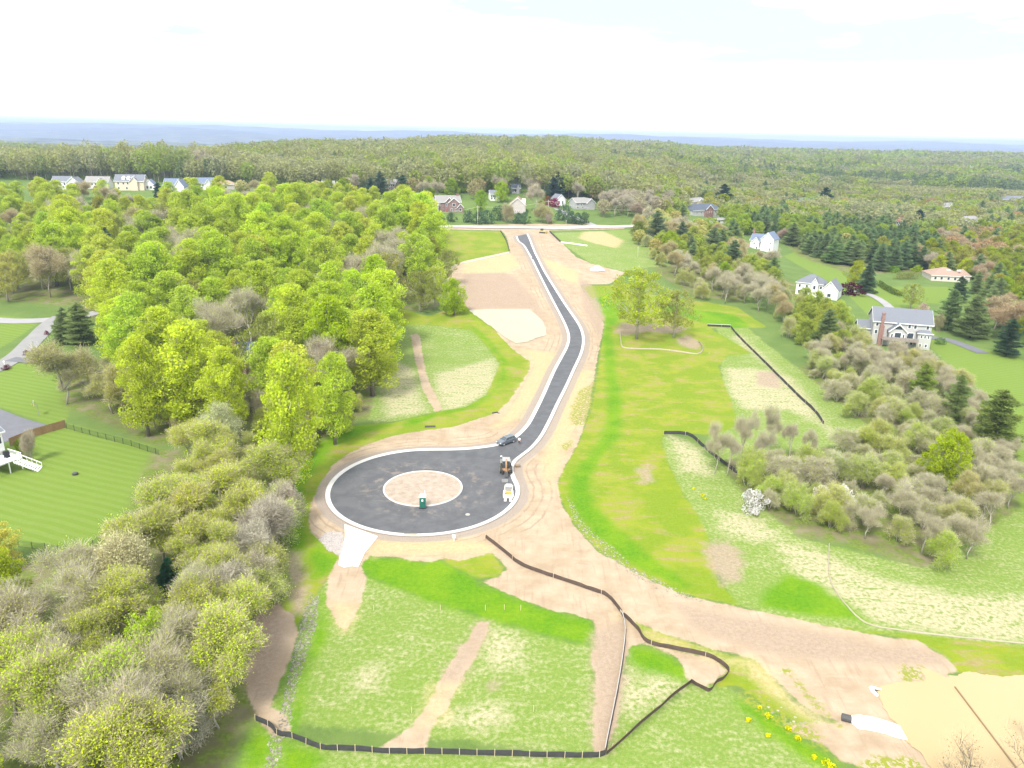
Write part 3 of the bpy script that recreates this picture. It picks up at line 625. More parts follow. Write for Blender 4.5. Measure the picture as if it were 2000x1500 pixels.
T['shrub'] = [(3, 2.2) + crown_tree(40 + s, 3, 2.0, .02, 'ball', 26, .75, 60, .13) for s in range(2)]
T['bare'] = [(14, 6) + twig_tree(50 + s, 14, 5.5, .28, 4, 9000, 1.0, .03, 7000, .085, FOLG, BARKG) for s in range(3)]
T['sapling'] = [(9, 4) + twig_tree(97 + s, 9, 3.8, .2, 3, 900, .7, .02, 420, .10, FOLB, BARK) for s in range(3)]
T['brown'] = [(12, 5.5) + twig_tree(60 + s, 12, 5, .24, 4, 9000, 1.0, .035, 16000, .10, FOLB, BARKG) for s in range(2)]
T['thicket'] = [(9, 4.5) + twig_tree(70 + s, 9, 4.3, .15, 3, 8000, .85, .032, (8000, 20000, 26000, 14000, 23000, 5000)[s % 6], (.08, .085, .08, .085, .08, .08)[s], (FOLG, FOL, FOL, FOLG, FOL, FOLG)[s], BARKG, stems=4, droop=.25, spread=1.3) for s in range(6)]
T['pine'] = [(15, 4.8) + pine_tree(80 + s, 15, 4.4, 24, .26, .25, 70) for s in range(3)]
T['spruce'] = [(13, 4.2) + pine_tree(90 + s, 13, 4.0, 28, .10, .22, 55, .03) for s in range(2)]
LIME = (.43, .54, .035); LIME2 = (.40, .49, .04); YEL = (.36, .39, .02); OLV = (.26, .29, .04); TAN = (.33, .28, .13); SAGE = (.22, .29, .09); PINE = (.19, .26, .095); SPR = (.13, .20, .09); BLU = (.10, .16, .10)
NAMES = {'tall': 'tall_leafy_tree', 'round': 'leafy_tree', 'open': 'leafy_tree', 'shrub': 'shrub', 'sapling': 'budding_tree', 'bare': 'bare_tree', 'brown': 'bare_tree', 'thicket': 'thicket_bush', 'pine': 'pine_tree', 'spruce': 'spruce_tree'}
CATS = {'tall': 'tree', 'round': 'tree', 'open': 'tree', 'shrub': 'shrub', 'sapling': 'tree', 'bare': 'tree', 'brown': 'tree', 'thicket': 'bush', 'pine': 'pine', 'spruce': 'spruce'}
COUNT = {}; ALL = []
def tree(kind, p, h, colr, label, group=None, wide=1.0, var=None):
    lst = T[kind]; h0, r0_, tm, cmh = lst[random.randrange(len(lst)) if var is None else var]
    o = empty(NAMES[kind], p, random.uniform(0, 6.28)); s = h / h0; o.scale = (s * wide, s * wide, s)
    tag(o, label, CATS[kind], group); COUNT[kind] = COUNT.get(kind, 0) + 1
    a = bpy.data.objects.new('trunk', tm); b = bpy.data.objects.new('crown', cmh)
    j = 1 + random.uniform(-.10, .10); b.color = (*[min(1, x * j * random.uniform(.95, 1.05)) for x in colr], 1)
    for q in (a, b): C.objects.link(q); q.parent = o
    ALL.append((NAMES[kind], o, a, b, Vector(p), h, tuple(b.color)[:3], group)); return o
CLEAR = []       # (polygon) sight lines and open ground kept free of scattered trees
def corridor(pl, pr, hmax, extra=1.5):
    """ground in front of a thing that a tree of height hmax would hide it from the camera"""
    a, b = Vector(pl), Vector(pr); za = a.z
    def back(p): k = max(0.0, 1 - hmax / max(CZ - p.z, 5)); return (p.x * k, p.y * k)
    e = (b - a).normalized() * extra
    a2 = a - e; b2 = b + e; d = Vector((a2.x, a2.y, 0)).normalized() * 14
    CLEAR.append([(a2.x + d.x, a2.y + d.y), (b2.x + d.x, b2.y + d.y), (b2.x, b2.y), back(b2), back(a2), (a2.x, a2.y)])
PLACED = []
def scatter(poly_px, spacing, mix, label, group, seed, avoid=(), minz=0):
    """mix: list of (weight, kind, hmin, hmax, colour, wide); jittered grid"""
    rg = random.Random(seed); poly = P2(poly_px); xs = [p[0] for p in poly]; ys = [p[1] for p in poly]; tot = sum(m_[0] for m_ in mix); n = 0
    y = min(ys)
    while y < max(ys):
        x = min(xs) + rg.random() * spacing
        while x < max(xs):
            X = x + rg.uniform(-.38, .38) * spacing; Y = y + rg.uniform(-.38, .38) * spacing; x += spacing
            if not inside(poly, X, Y) or any(inside(c_, X, Y) for c_ in CLEAR) or any(inside(c_, X, Y) for c_ in avoid): continue
            if any((X - q[0]) ** 2 + (Y - q[1]) ** 2 < q[2] ** 2 for q in PLACED): continue
            t = rg.random() * tot
            # neighbouring trees tend to be of one kind
            t = (t * .45 + tot * .55 * (.5 + .5 * math.sin(X * .071 + 1.7 * math.sin(Y * .043 + seed)))) if len(mix) > 1 else t
            for m_ in mix:
                t -= m_[0]
                if t <= 0: break
            h = rg.uniform(m_[2], m_[3]); lab = label[m_[1]] if isinstance(label, dict) else label
            tree(m_[1], (X, Y, float(H(X, Y))), h, m_[4], lab, group + ' (' + NAMES[m_[1]].replace('_', ' ') + 's)', m_[5] if len(m_) > 5 else 1); n += 1
        y += spacing * .9
    return n

# ------------------------------------------------------------------ houses
SID = mat('white_siding', (.72, .72, .70), var=.04); SIDG = mat('grey_siding', (.40, .395, .375), var=.05); BEIGE = mat('beige_siding', (.43, .385, .36), var=.05)
TRIM = mat('white_trim', (.80, .80, .78), var=.03); GLASS = simple('window_glass', (.05, .065, .08), .12, .5, .3); DOOR = mat('painted_door', (.30, .10, .08))
def brick(name, c):
    m = Mat(name, .9, .15); b = m.n('ShaderNodeTexBrick'); sep = m.n('ShaderNodeSeparateXYZ'); m.l(m.obj(), sep.inputs[0]); cb = m.n('ShaderNodeCombineXYZ')
    m.l(m.math('ADD', sep.outputs[0], sep.outputs[1]), cb.inputs[0]); m.l(sep.outputs[2], cb.inputs[1]); m.l(cb.outputs[0], b.inputs[0])
    b.inputs['Scale'].default_value = 3; b.inputs['Color1'].default_value = (*c, 1); b.inputs['Color2'].default_value = (*[x * .72 for x in c], 1); b.inputs['Mortar'].default_value = (.42, .38, .35, 1); b.inputs['Mortar Size'].default_value = .012
    m.col(b.outputs[0]); return m.m
BRICK = brick('brick_wall', (.25, .15, .14)); BRICKR = brick('orange_brick', (.27, .135, .105))
def shingle(name, c):
    m = Mat(name, .9, .15); p = m.obj(); sp = m.n('ShaderNodeSeparateXYZ'); m.l(p, sp.inputs[0]); w_ = m.math('FRACT', m.math('MULTIPLY', sp.outputs[2], 5.0))
    nn = m.noise(m.mapv(p, (3, 3, 8)), 1.2, 4); base = m.mix(nn, tuple(x * .8 for x in c), tuple(x * 1.2 for x in c))
    m.col(m.mix(m.math('MULTIPLY', m.step(w_, .8, 1.0), .3), base, tuple(x * .55 for x in c))); return m.m
RG = shingle('grey_shingles', (.150, .160, .180)); RD = shingle('dark_shingles', (.085, .10, .125)); RT = shingle('tan_shingles', (.29, .205, .16)); RR = shingle('red_shingles', (.33, .14, .13)); RL = shingle('light_grey_shingles', (.235, .225, .215)); RB = shingle('blue_grey_shingles', (.14, .17, .235))
def house(name, label, L_, R_, depth, vols, wallm, roofm, wins=(), chim=(), cat='house', group=None, extra=None, wall2=None, hide_tree=None, wd=None):
    """vols: (x0,x1,y0,y1,z0,z1,roof,rise[,wall material index]) as fractions of width in x, metres otherwise; local x runs from L_ to R_"""
    a = Vector(L_); b = Vector(R_); W = (b - a).length; ax = (b - a); rz = math.atan2(ax.y, ax.x); W = Vector((ax.x, ax.y)).length
    if wd: a = (a + b) / 2 - Vector((math.cos(rz), math.sin(rz), 0)) * wd / 2; W = wd
    z = min(a.z, b.z); root = empty(name, (a.x, a.y, z), rz); tag(root, label, cat, group)
    wb = MB(); rb = MB(); tb = MB(); has_t = False
    for v in vols:
        x0, x1, y0, y1, z0, z1, rf, rise = v[:8]; mi = v[8] if len(v) > 8 else 0; x0 *= W; x1 *= W; o = .45; th = .18
        wb.box(x0, x1, y0, y1, z0 - (.8 if z0 == 0 else 0), z1, mi)
        if rf == 'gx':      # ridge along x
            ym = (y0 + y1) / 2; k = rise / (ym - y0)
            wb.add([(x0, y0, z1), (x0, y1, z1), (x0, ym, z1 + rise), (x1, y0, z1), (x1, y1, z1), (x1, ym, z1 + rise)], [(0, 1, 2), (3, 5, 4)], mi)
            for s_, yy in ((-1, y0 - o), (1, y1 + o)):
                ze = z1 - k * o; rb.add([(x0 - o, yy, ze), (x1 + o, yy, ze), (x1 + o, ym, z1 + rise), (x0 - o, ym, z1 + rise), (x0 - o, yy, ze + th), (x1 + o, yy, ze + th), (x1 + o, ym, z1 + rise + th), (x0 - o, ym, z1 + rise + th)],
                    [(0, 1, 2, 3), (4, 7, 6, 5), (0, 4, 5, 1), (0, 3, 7, 4), (1, 5, 6, 2)])
                for xx in (x0 - o - .05, x1 + o - .02): tb.add([(xx, yy, ze - .12), (xx + .07, yy, ze - .12), (xx + .07, ym, z1 + rise - .12), (xx, ym, z1 + rise - .12), (xx, yy, ze + .16), (xx + .07, yy, ze + .16), (xx + .07, ym, z1 + rise + .16), (xx, ym, z1 + rise + .16)], [(0, 1, 2, 3), (4, 7, 6, 5), (0, 4, 5, 1), (0, 3, 7, 4), (1, 5, 6, 2), (2, 6, 7, 3)])
                tb.box(x0 - o, x1 + o, yy - .06 if s_ < 0 else yy, yy if s_ < 0 else yy + .06, ze - .06, ze + .2)
        elif rf == 'gy':
            xm = (x0 + x1) / 2; k = rise / (xm - x0)
            wb.add([(x0, y0, z1), (x1, y0, z1), (xm, y0, z1 + rise), (x0, y1, z1), (x1, y1, z1), (xm, y1, z1 + rise)], [(0, 1, 2), (3, 5, 4)], mi)
            for xx in (x0 - o, x1 + o):
                ze = z1 - k * o; rb.add([(xx, y0 - o, ze), (xx, y1 + .1, ze), (xm, y1 + .1, z1 + rise), (xm, y0 - o, z1 + rise), (xx, y0 - o, ze + th), (xx, y1 + .1, ze + th), (xm, y1 + .1, z1 + rise + th), (xm, y0 - o, z1 + rise + th)],
                    [(0, 1, 2, 3), (4, 7, 6, 5), (0, 4, 5, 1), (0, 3, 7, 4), (1, 5, 6, 2)])
                y_ = y0 - o - .06; tb.add([(xx, y_, ze - .16), (xm, y_, z1 + rise - .16), (xm, y_, z1 + rise + .2), (xx, y_, ze + .2), (xx, y_ + .08, ze - .16), (xm, y_ + .08, z1 + rise - .16), (xm, y_ + .08, z1 + rise + .2), (xx, y_ + .08, ze + .2)], [(0, 1, 2, 3), (4, 7, 6, 5), (0, 4, 5, 1), (1, 5, 6, 2), (2, 6, 7, 3), (3, 7, 4, 0)])
        elif rf == 'hip':
            ym = (y0 + y1) / 2; i_ = min((y1 - y0) / 2, (x1 - x0) / 2 - .3); q = [(x0 - o, y0 - o, z1), (x1 + o, y0 - o, z1), (x1 + o, y1 + o, z1), (x0 - o, y1 + o, z1), (x0 + i_, ym, z1 + rise), (x1 - i_, ym, z1 + rise)]
            rb.add(q, [(0, 1, 5, 4), (1, 2, 5), (2, 3, 4, 5), (3, 0, 4), (3, 2, 1, 0)]); tb.box(x0 - o, x1 + o, y0 - o - .05, y0 - o, z1 - .2, z1 + .02)
        elif rf == 'flat': rb.box(x0 - o, x1 + o, y0 - o, y1 + o, z1 + .02, z1 + .2)
    wb.build('wall', [wallm, wall2 or wallm], root); ro = rb.build('roof', roofm, root)
    if tb.v: tb.build('trim', TRIM, root)
    for (x, y, z0, z1, wdt) in chim:
        m_ = MB(); m_.box(x * W - wdt / 2, x * W + wdt / 2, y - .45, y + .45, z0, z1); m_.box(x * W - wdt / 2 - .1, x * W + wdt / 2 + .1, y - .55, y + .55, z1 + .002, z1 + .2); m_.build('chimney', BRICKR, ro)
    for wdef in wins:
        x, y, zz, ww, hh = wdef[:5]; face = wdef[5] if len(wdef) > 5 else 'f'; x = x * W
        m_ = MB(); p_ = MB(); n_ = MB()
        if face == 'f': m_.box(x - ww / 2, x + ww / 2, y - .06, y + .05, zz, zz + hh); p_.box(x - ww / 2 + .13, x + ww / 2 - .13, y - .085, y - .02, zz + .13, zz + hh - .13)
        else:
            s_ = -1 if face == 'l' else 1
            m_.box(x - .06, x + .06, y - ww / 2, y + ww / 2, zz, zz + hh); p_.box(min(x, x + s_ * .085), max(x, x + s_ * .085), y - ww / 2 + .13, y + ww / 2 - .13, zz + .13, zz + hh - .13)
        f_ = m_.build('window', TRIM, root); p_.build('pane', GLASS, f_)
    if extra: extra(root, W)
    return root
def row(xs, y, z, w_=1.1, h_=1.5): return [(x, y, z, w_, h_) for x in xs]
# grey siding house with brick chimney (right)
def deck_extra(root, W):
    m = MB(); m.box(.16 * W, .77 * W, -3.6, -.06, 2.45, 2.65)
    for k in range(9): m.box(.16 * W + k * .076 * W, .16 * W + k * .076 * W + .1, -3.6, -3.5, 2.65, 3.6)
    m.box(.16 * W, .77 * W, -3.62, -3.48, 3.6, 3.7); m.box(.16 * W, .77 * W, -3.6, -3.56, 2.75, 3.55)
    for x in (.16, .3, .45, .6, .765): m.box(x * W, x * W + .16, -3.55, -3.4, -.5, 2.45)
    m.build('deck', mat('weathered_deck_wood', (.26, .22, .19)), root)
    c = MB(); c.box(.105 * W, .185 * W, -1.0, -.003, -.5, 6.6, tx=.0); c.box(.115 * W, .165 * W, -.95, -.1, 6.6, 10.6); c.box(.108 * W, .172 * W, -1.05, 0, 10.6, 10.9); c.build('chimney', BRICKR, root)
    g_ = MB(); g_.add([(.415 * W + 1.1 * math.cos(t), -2.63, 6.15 + 1.0 * math.sin(t)) for t in np.linspace(0, math.pi, 10)], [tuple(range(10))]); g_.build('arched_window', GLASS, root)
hl, hr = at(1700, 671), at(1812, 681)
house('grey_siding_house', 'grey sided house with brick chimney and raised deck standing above the right thicket', hl, hr, 10,
 [(0, 1, 0, 10.5, 0, 8.0, 'gx', 3.6), (.27, .56, -2.6, 0, 2.7, 5.6, 'gy', 2.3), (.77, 1.0, -1.8, 0, 0, 5.4, 'hip', .9), (-.22, 0, 3.5, 9.5, 0, 4.6, 'gx', 2.0)],
 SIDG, RG, row((.06, .62, .72, .93), 0, 6.2, 1.0, 1.4) + row((.06,), 0, 3.6, 1.0, 1.5) + [(.66, 0, 2.75, 2.1, 2.1), (.415, -2.6, 3.3, 2.1, 1.9), (.315, -2.6, 3.2, .7, 1.6), (.515, -2.6, 3.2, .7, 1.6)]
 + row((.83, .89, .95), -1.8, 3.6, .7, 1.2) + row((.83, .93), -1.8, .7, .9, 1.2) + row((.62, .70), 0, .7, 1.0, 1.3) + [(.42, 0, .1, 3.2, 2.1), (1.0, 3, 6.2, 1, 1.4, 'r'), (1.0, 7, 3.2, 1, 1.4, 'r')], extra=deck_extra)
corridor(at(1720, 672), hr, 6)
# white house with steep gables behind the purple tree
a, b = at(1553, 574), at(1636, 585)
house('white_gabled_house', 'white house with small dormer gable and wide end gable beside the purple tree', a, b, 10,
 [(0, .62, 0, 9, 0, 5.6, 'hip', 3.2), (.62, 1, -2.5, 8, 0, 4.0, 'gy', 3.6), (.36, .52, -1.2, 3.2, 0, 5.8, 'gy', 2.2)], SID, RG,
 row((.08, .25, .58), 0, 3.4, 1.1, 1.4) + row((.08, .25), 0, .8) + [(.44, -1.2, 3.2, 1.2, 1.8), (.81, -2.5, 1.0, 1.6, 1.6)]); corridor(a, b, 4)
a, b = at(1818, 548), at(1898, 553)
house('tan_roofed_bungalow', 'low bungalow with hipped tan roof and two skylights at the right edge', a, b, 13,
 [(0, .78, 0, 13, 0, 3.0, 'hip', 3.2), (.72, 1.0, 3, 12, 0, 2.9, 'hip', 2.6)], mat('cream_wall', (.55, .50, .44)), RT,
 row((.1, .25, .42, .58, .7), 0, .9, 1.3, 1.5), extra=lambda r_, W: [(lambda m: (m.box(x * W, x * W + 1.6, 4.0, 5.2, 4.9, 5.35), m.build('skylight', TRIM, r_)))(MB()) for x in (.42, .68)]); corridor(a, b, 5)
a, b = at(1462, 483), at(1509, 494)
house('white_house', 'tall white house with brick chimney and dark panels on its blue roof', a, b, 10,
 [(0, .55, 2, 10, 0, 6, 'gx', 3.2), (.5, 1, -1, 9, 0, 7.5, 'gy', 3.6), (.12, .4, .5, 4, 0, 5.4, 'gy', 2.4)], SID, RB,
 row((.88,), -1, 4.6, .8, 1.4) + row((.88,), -1, 1.0, .8, 1.7) + [(.2, .5, 3.6, .9, 1.3), (.32, .5, 1.2, .9, 1.4)], chim=[(.02, 6, 5, 11.5, 1.1)]); corridor(a, b, 7)
a, b = at(1352, 421), at(1406, 424)
house('brick_fronted_house', 'house with dark hipped roof and orange brick gable beyond the pines on the right', a, b, 10,
 [(0, 1, 0, 10, 0, 5.8, 'hip', 4.0), (.42, .68, -1.2, 3, 0, 6.2, 'gy', 3.0, 1)], SIDG, RD, row((.15, .3, .82), 0, 3.3) + row((.47, .55, .63), -1.2, 3.6, .9, 1.3) + row((.1, .85), 0, .8), wall2=BRICKR); corridor(a, b, 7)
# houses across the cross road
a, b = at(835, 414), at(904, 414.5)
house('red_brick_house', 'red brick house with three white edged gables facing the new road', a, b, 9,
 [(.28, .96, 2, 10, 0, 6.2, 'gx', 3.4, 1), (0, .32, 1.0, 9, 0, 4.6, 'gx', 3.2, 0), (.50, .74, .6, 4, 0, 6.2, 'gy', 2.6, 1), (.60, .88, -.4, 3, 0, 6.0, 'gy', 2.6, 1), (.84, 1.0, -.8, 4, 0, 3.2, 'gy', 1.9, 1), (.13, .28, -.2, 4, 0, 3.4, 'gy', 1.8, 1)],
 SID, RL, [(.2, -.2, .7, 1.7, 1.9), (.92, -.8, .6, 1.7, 1.9), (.74, -.4, 3.6, 1.8, 1.8), (.68, -.4, .8, 1.2, 1.5), (.80, -.4, .8, 1.2, 1.5), (.545, .6, 3.6, .9, 1.8), (.36, 2, 3.6, 1.1, 1.4)], wall2=BRICK, chim=[(.9, 6, 6, 10.5, 1.6)],
 extra=lambda r_, W: (lambda m: (m.box(.53 * W, .57 * W, .5, .59, 0, 2.3), m.build('front_door', DOOR, r_)))(MB())); corridor(a, b, 5)
a, b = at(995, 417), at(1026, 418)
house('beige_gabled_house', 'beige house with large blank end gable and dormers turned away to the right', a, b, 14,
 [(0, 1, 0, 16, 0, 5.4, 'gy', 4.2)], BEIGE, RT, row((.38, .52, .64, .86), 0, .9, .6, 1.4) + [(1.0, 3, 2.9, 1.3, 1.5, 'r'), (1.0, 7, 2.9, 1.3, 1.5, 'r'), (1.0, 11, 2.9, 1.3, 1.5, 'r')],
 extra=lambda r_, W: [(lambda m, y_: (m.box(W - 2.2, W - .2, y_, y_ + 1.5, 5.6, 7.6), m.add([(W - 2.4, y_ - .15, 7.6), (W - .1, y_ - .15, 7.6), (W - .1, y_ + 1.65, 7.6), (W - 2.4, y_ + 1.65, 7.6), (W - 2.4, y_ + .75, 8.4), (W - .1, y_ + .75, 8.4)], [(0, 1, 5, 4), (2, 3, 4, 5), (1, 2, 5), (3, 0, 4)]), m.build('dormer', SID, r_)))(MB(), 2 + 4.4 * k) for k in range(3)]); corridor(a, b, 5)
def gen_house(px0, px1, base, label, wallm, roofm, kind=0, depth=9, hgt=5.6, rise=3, corr=4, name='house', **kw):
    a, b = at(px0, base), at(px1, base)
    V_ = [[(0, 1, 0, depth, 0, hgt, 'gx', rise), (.55, .8, -1.2, 3, 0, hgt, 'gy', rise * .7)],
          [(0, .62, 0, depth, 0, hgt, 'gx', rise), (.55, 1, -1.5, depth - 1, 0, hgt - .6, 'gy', rise * 1.1)],
          [(0, 1, 0, depth, 0, hgt, 'hip', rise)], [(0, 1, 0, depth, 0, hgt, 'gy', rise)]][kind]
    r_ = house(name, label, a, b, depth, V_, wallm, roofm, row((.12, .3, .45) if kind != 3 else (.3, .7), 0, hgt - 2.3, 1.2, 1.5) + row((.12, .4) if kind != 3 else (.3, .7), 0, .8, 1.2, 1.5), **kw); corridor(a, b, corr); return r_
gen_house(1086, 1104, 402, 'white house wall with steep grey roof beside the crimson tree', SID, RG, 3, 8, 4.2, 3.2, 5)
gen_house(1124, 1159, 409, 'grey house with white porch roof left of the bare wood', mat('mid_grey_siding', (.33, .33, .33)), RL, 1, 8, 5, 2.5, 4)
gen_house(958, 978, 392, 'small white house hidden behind the round green tree', SID, RG, 1, 8, 4.5, 2.2, 5)
DORM = lambda r_, W: [(lambda m, x_: (m.box(x_, x_ + 1.8, .6, 3.2, 6.2, 7.9), m.add([(x_ - .2, .45, 7.9), (x_ + 2, .45, 7.9), (x_ + 2, 3.6, 7.9), (x_ - .2, 3.6, 7.9), (x_ + .9, .45, 8.9), (x_ + .9, 3.6, 8.9)], [(0, 1, 4), (0, 4, 5, 3), (1, 2, 5, 4)]), m.build('dormer', SID, r_)))(MB(), W * f) for f in (.25, .42, .6)]
gen_house(103, 158, 370, 'grey roofed white house at the far left end of the row', SID, RG, 1, 9, 5, 3, 2)
gen_house(168, 212, 369, 'low house with plain grey gable roof, second from the left in the row', mat('pale_siding', (.6, .58, .54), var=.05), RL, 0, 9, 4.6, 3, 2)
gen_house(226, 282, 372, 'large cream house with three white dormers in the left row', mat('cream_siding', (.58, .50, .38), var=.05), RG, 0, 10, 6, 3.6, 2, extra=DORM)
gen_house(283, 301, 371, 'white garage wing with blue grey gable beside the cream dormered house', SID, RB, 3, 8, 3.4, 3, 2, name='garage')
gen_house(322, 362, 384, 'bright white house with big forward gable beside the crimson shrub', SID, RB, 1, 9, 7, 3.5, 2)
gen_house(378, 420, 371, 'white house with blue roof and two small front gables', SID, RB, 0, 9, 4.6, 3, 2)
gen_house(424, 464, 370, 'tan roofed low house at the right end of the left row', BEIGE, RT, 2, 9, 3.4, 2.4, 2)
gen_house(630, 668, 378, 'white house with pale gables glimpsed above the left wood', SID, RL, 1, 9, 5, 3, 2)
gen_house(758, 782, 372, 'red brick house with hipped roof in front of the far wood', BRICK, RL, 1, 8, 5, 2.6, 5)
gen_house(1126, 1158, 348, 'pale grey house high among the trees of the far wood', mat('pale_siding', (.6, .58, .54)), RG, 0, 8, 6, 2.5, 5)
gen_house(1000, 1016, 378, 'dark roofed house behind the trees near the far wood', mat('mid_grey_siding', (.33, .33, .33)), RD, 0, 8, 4, 2.4, 5)
gen_house(1340, 1376, 405, 'cream house behind the brick fronted house', mat('cream_siding', (.58, .50, .38)), RL, 0, 8, 5.5, 2, 5)
gen_house(1556, 1592, 402, 'pale house left of the big dark pine', SID, RG, 1, 8, 5, 2.6, 5)
gen_house(1744, 1768, 443, 'house with red roof and brick chimney behind the pine belt', SID, RR, 0, 8, 4.4, 2.4, 5, chim=[(.8, 3, 4, 9, 1.2)])
gen_house(1868, 1920, 440, 'white house with pale hipped roof at the right among olive trees', SID, RL, 2, 10, 4, 3, 5)
gen_house(1948, 2004, 398, 'grey roofed house at the far right edge', SIDG, RG, 1, 10, 5, 3, 5)
gen_house(1832, 1864, 412, 'house with long grey sloping roof between olive trees on the right', SIDG, RL, 0, 9, 4, 3, 5)
gen_house(1645, 1662, 357, 'small white building in the brown strip of wood', SID, RL, 2, 8, 5, 2, 5, name='outbuilding')
gen_house(1872, 1904, 331, 'tiny white and blue house high on the far right ridge', SID, RB, 0, 8, 6, 3, 5)
gen_house(1394, 1418, 436, 'long low white shed beside the dark spruces', SID, RL, 2, 4, 2.6, 1.2, 5, name='shed')
gen_house(1800, 1811, 424, 'small white shed end beside the dark cedar', SID, RL, 3, 6, 4, 2, 5, name='shed')
gen_house(312, 378, 742, 'grey roofed house with white garage doors hidden in the left wood', mat('stone_wall', (.36, .31, .25)), RB, 2, 8, 4, 3, 5)
gen_house(450, 492, 728, 'house with brick chimney and grey roof deep in the left wood', BRICK, RB, 0, 8, 4.5, 3.2, 5, chim=[(.3, -.6, 0, 9, 1.3)])

# ------------------------------------------------------------------ white house with a deck at the left edge
def left_extra(root, W):
    m = MB(); m.box(.48 * W, 1.05 * W, -4.4, -.05, 2.3, 2.5)
    for x in (.5, .75, 1.02): m.box(x * W, x * W + .15, -4.3, -4.15, -.5, 2.3)
    d_ = m.build('deck', TRIM, root)
    r_ = MB(); r_.box(1.05 * W - .1, 1.05 * W, -4.4, -.1, 3.3, 3.42); r_.box(.48 * W, .72 * W, -4.42, -4.32, 3.3, 3.42)
    for k in range(14): r_.box(1.05 * W - .08, 1.05 * W - .03, -4.3 + k * .31, -4.25 + k * .31, 2.5, 3.3)
    for k in range(7): r_.box(.48 * W + k * .3, .48 * W + k * .3 + .05, -4.4, -4.35, 2.5, 3.3)
    r_.build('railing', TRIM, d_)
    s_ = MB(); n = 11; dx, dy = .62, -.78; x0, y0 = .90 * W, -4.4
    for k in range(n):
        u_ = k * .36; zz = 2.3 - (k + 1) * .205; cx, cy = x0 + dx * u_, y0 + dy * u_; px_, py_ = -dy * 1.0, dx * 1.0
        s_.add([(cx - px_, cy - py_, zz - .05), (cx + px_, cy + py_, zz - .05), (cx + px_ + dx * .3, cy + py_ + dy * .3, zz - .05), (cx - px_ + dx * .3, cy - py_ + dy * .3, zz - .05), (cx - px_, cy - py_, zz), (cx + px_, cy + py_, zz), (cx + px_ + dx * .3, cy + py_ + dy * .3, zz), (cx - px_ + dx * .3, cy - py_ + dy * .3, zz)],
               [(0, 1, 2, 3), (4, 7, 6, 5), (0, 4, 5, 1), (1, 5, 6, 2), (2, 6, 7, 3), (3, 7, 4, 0)])
    for sg in (-1, 1):
        p0 = Vector((x0 + sg * .78, y0 + sg * .62, 3.3)); p1 = p0 + Vector((dx * n * .36, dy * n * .36, -2.25)); s_.tube([p0, p1], .09, 4); s_.tube([p0 - Vector((0, 0, .9)), p1 - Vector((0, 0, .9))], .12, 4)
        for k in range(6): q = p0.lerp(p1, k / 5); s_.tube([q - Vector((0, 0, .9)), q], .04, 4)
    s_.build('stairs', TRIM, d_)
    g_ = MB(); g_.box(.80 * W, .80 * W + 1.1, -2.6, -2.0, 3.2, 3.9, tx=.1, ty=.1); g_.box(.82 * W, .82 * W + .9, -2.55, -2.05, 2.5, 3.2); tag(g_.build('barbecue_grill', mat('black_metal', (.03, .03, .032)), root))
a, b = at(-75, 941), at(16, 908)
house('white_house', 'white house with raised deck and stairs cut by the left edge', a, b, 12, [(0, 1, 0, 10, 3.2, 7.2, 'gx', 2.4), (.02, .98, .6, 10, 0, 3.2, 'none', 0)], SID, RG,
 row((.12, .35, .6, .80, .92), 0, 4.7, .9, 1.5) + row((.3, .62, .92), .6, .9, 1.0, 1.5) + [(1.0, 3, 4.6, 1, 1.5, 'r'), (1.0, 7, 4.6, 1, 1.5, 'r')], extra=left_extra)
corridor(at(-80, 905), at(60, 915), 8)

# ------------------------------------------------------------------ ground that stays open (lawns seen between the trees)
for p in ([(20,640),(120,620),(150,650),(130,700),(0,740),(-100,740),(-100,640)], [(-50,600),(150,590),(160,625),(-50,635)], [(130,690),(200,700),(200,735),(120,735)], [(270,395),(330,395),(330,420),(270,425)],
          [(840,418),(1140,418),(1170,441),(835,441)], [(1180,425),(1260,425),(1240,447),(1180,445)],
          [(1085,405),(1120,410),(1180,446),(1140,446)]):
    CLEAR.append(P2(p))
for p in ([(1525,500),(1560,492),(1640,540),(1700,560),(1660,545),(1640,560),(1560,545)], [(1680,555),(1800,545),(1850,560),(1870,585),(1760,600),(1740,612),(1700,600)], [(1640,590),(1700,580),(1720,640),(1680,640)], [(1830,690),(1880,700),(2010,700),(2050,980),(1995,990),(1960,790),(1880,740)],[(1890,660),(2000,700),(1940,700)]):
    CLEAR.append(P2(p))
# ------------------------------------------------------------------ landmark trees, each with its own label
def LM(kind, px, py, h, c, label, wide=1.0, var=None, group=None):
    p = at(px, py); o = tree(kind, p, h, c, label, group, wide, var); PLACED.append((p.x, p.y, T[kind][0][1] * h / T[kind][0][0] * wide * .8)); return o
LM('open', 1243, 662, 24, YEL, 'spreading yellow green tree with forked trunk on the island lot', 1.08, 0)
LM('open', 1315, 660, 16.5, OLV, 'smaller thin leaved tree beside the spreading yellow green tree', 1.0, 1)
LM('round', 888, 616, 13.5, (.34, .48, .012), 'bright green tree with dark trunk at the sediment basin', .95, 1)
LM('open', 820, 610, 15, OLV, 'olive tree with forked grey trunk left of the sediment basin', 1.0, 0)
LM('open', 850, 604, 16, LIME2, 'broad green tree between the olive tree and the basin', .9, 1)
LM('open', 868, 560, 15, OLV, 'loose olive tree leaning over the upper left lot', .9, 0)
LM('round', 838, 520, 14, OLV, 'round olive tree above the upper left lot corner', 1.0, 0)
LM('tall', 570, 962, 27.5, LIME, 'tallest lime tree with a bare pale trunk beside the turning circle', .86, 0)
LM('tall', 655, 868, 21, LIME2, 'lime tree at the lower right edge of the wood', .9, 1)
LM('tall', 290, 852, 23, LIME, 'tall lime tree at the corner of the iron fence', .85, 2)
LM('tall', 440, 860, 22, LIME, 'tall lime tree over the wood edge behind the iron fence', .9, 3)
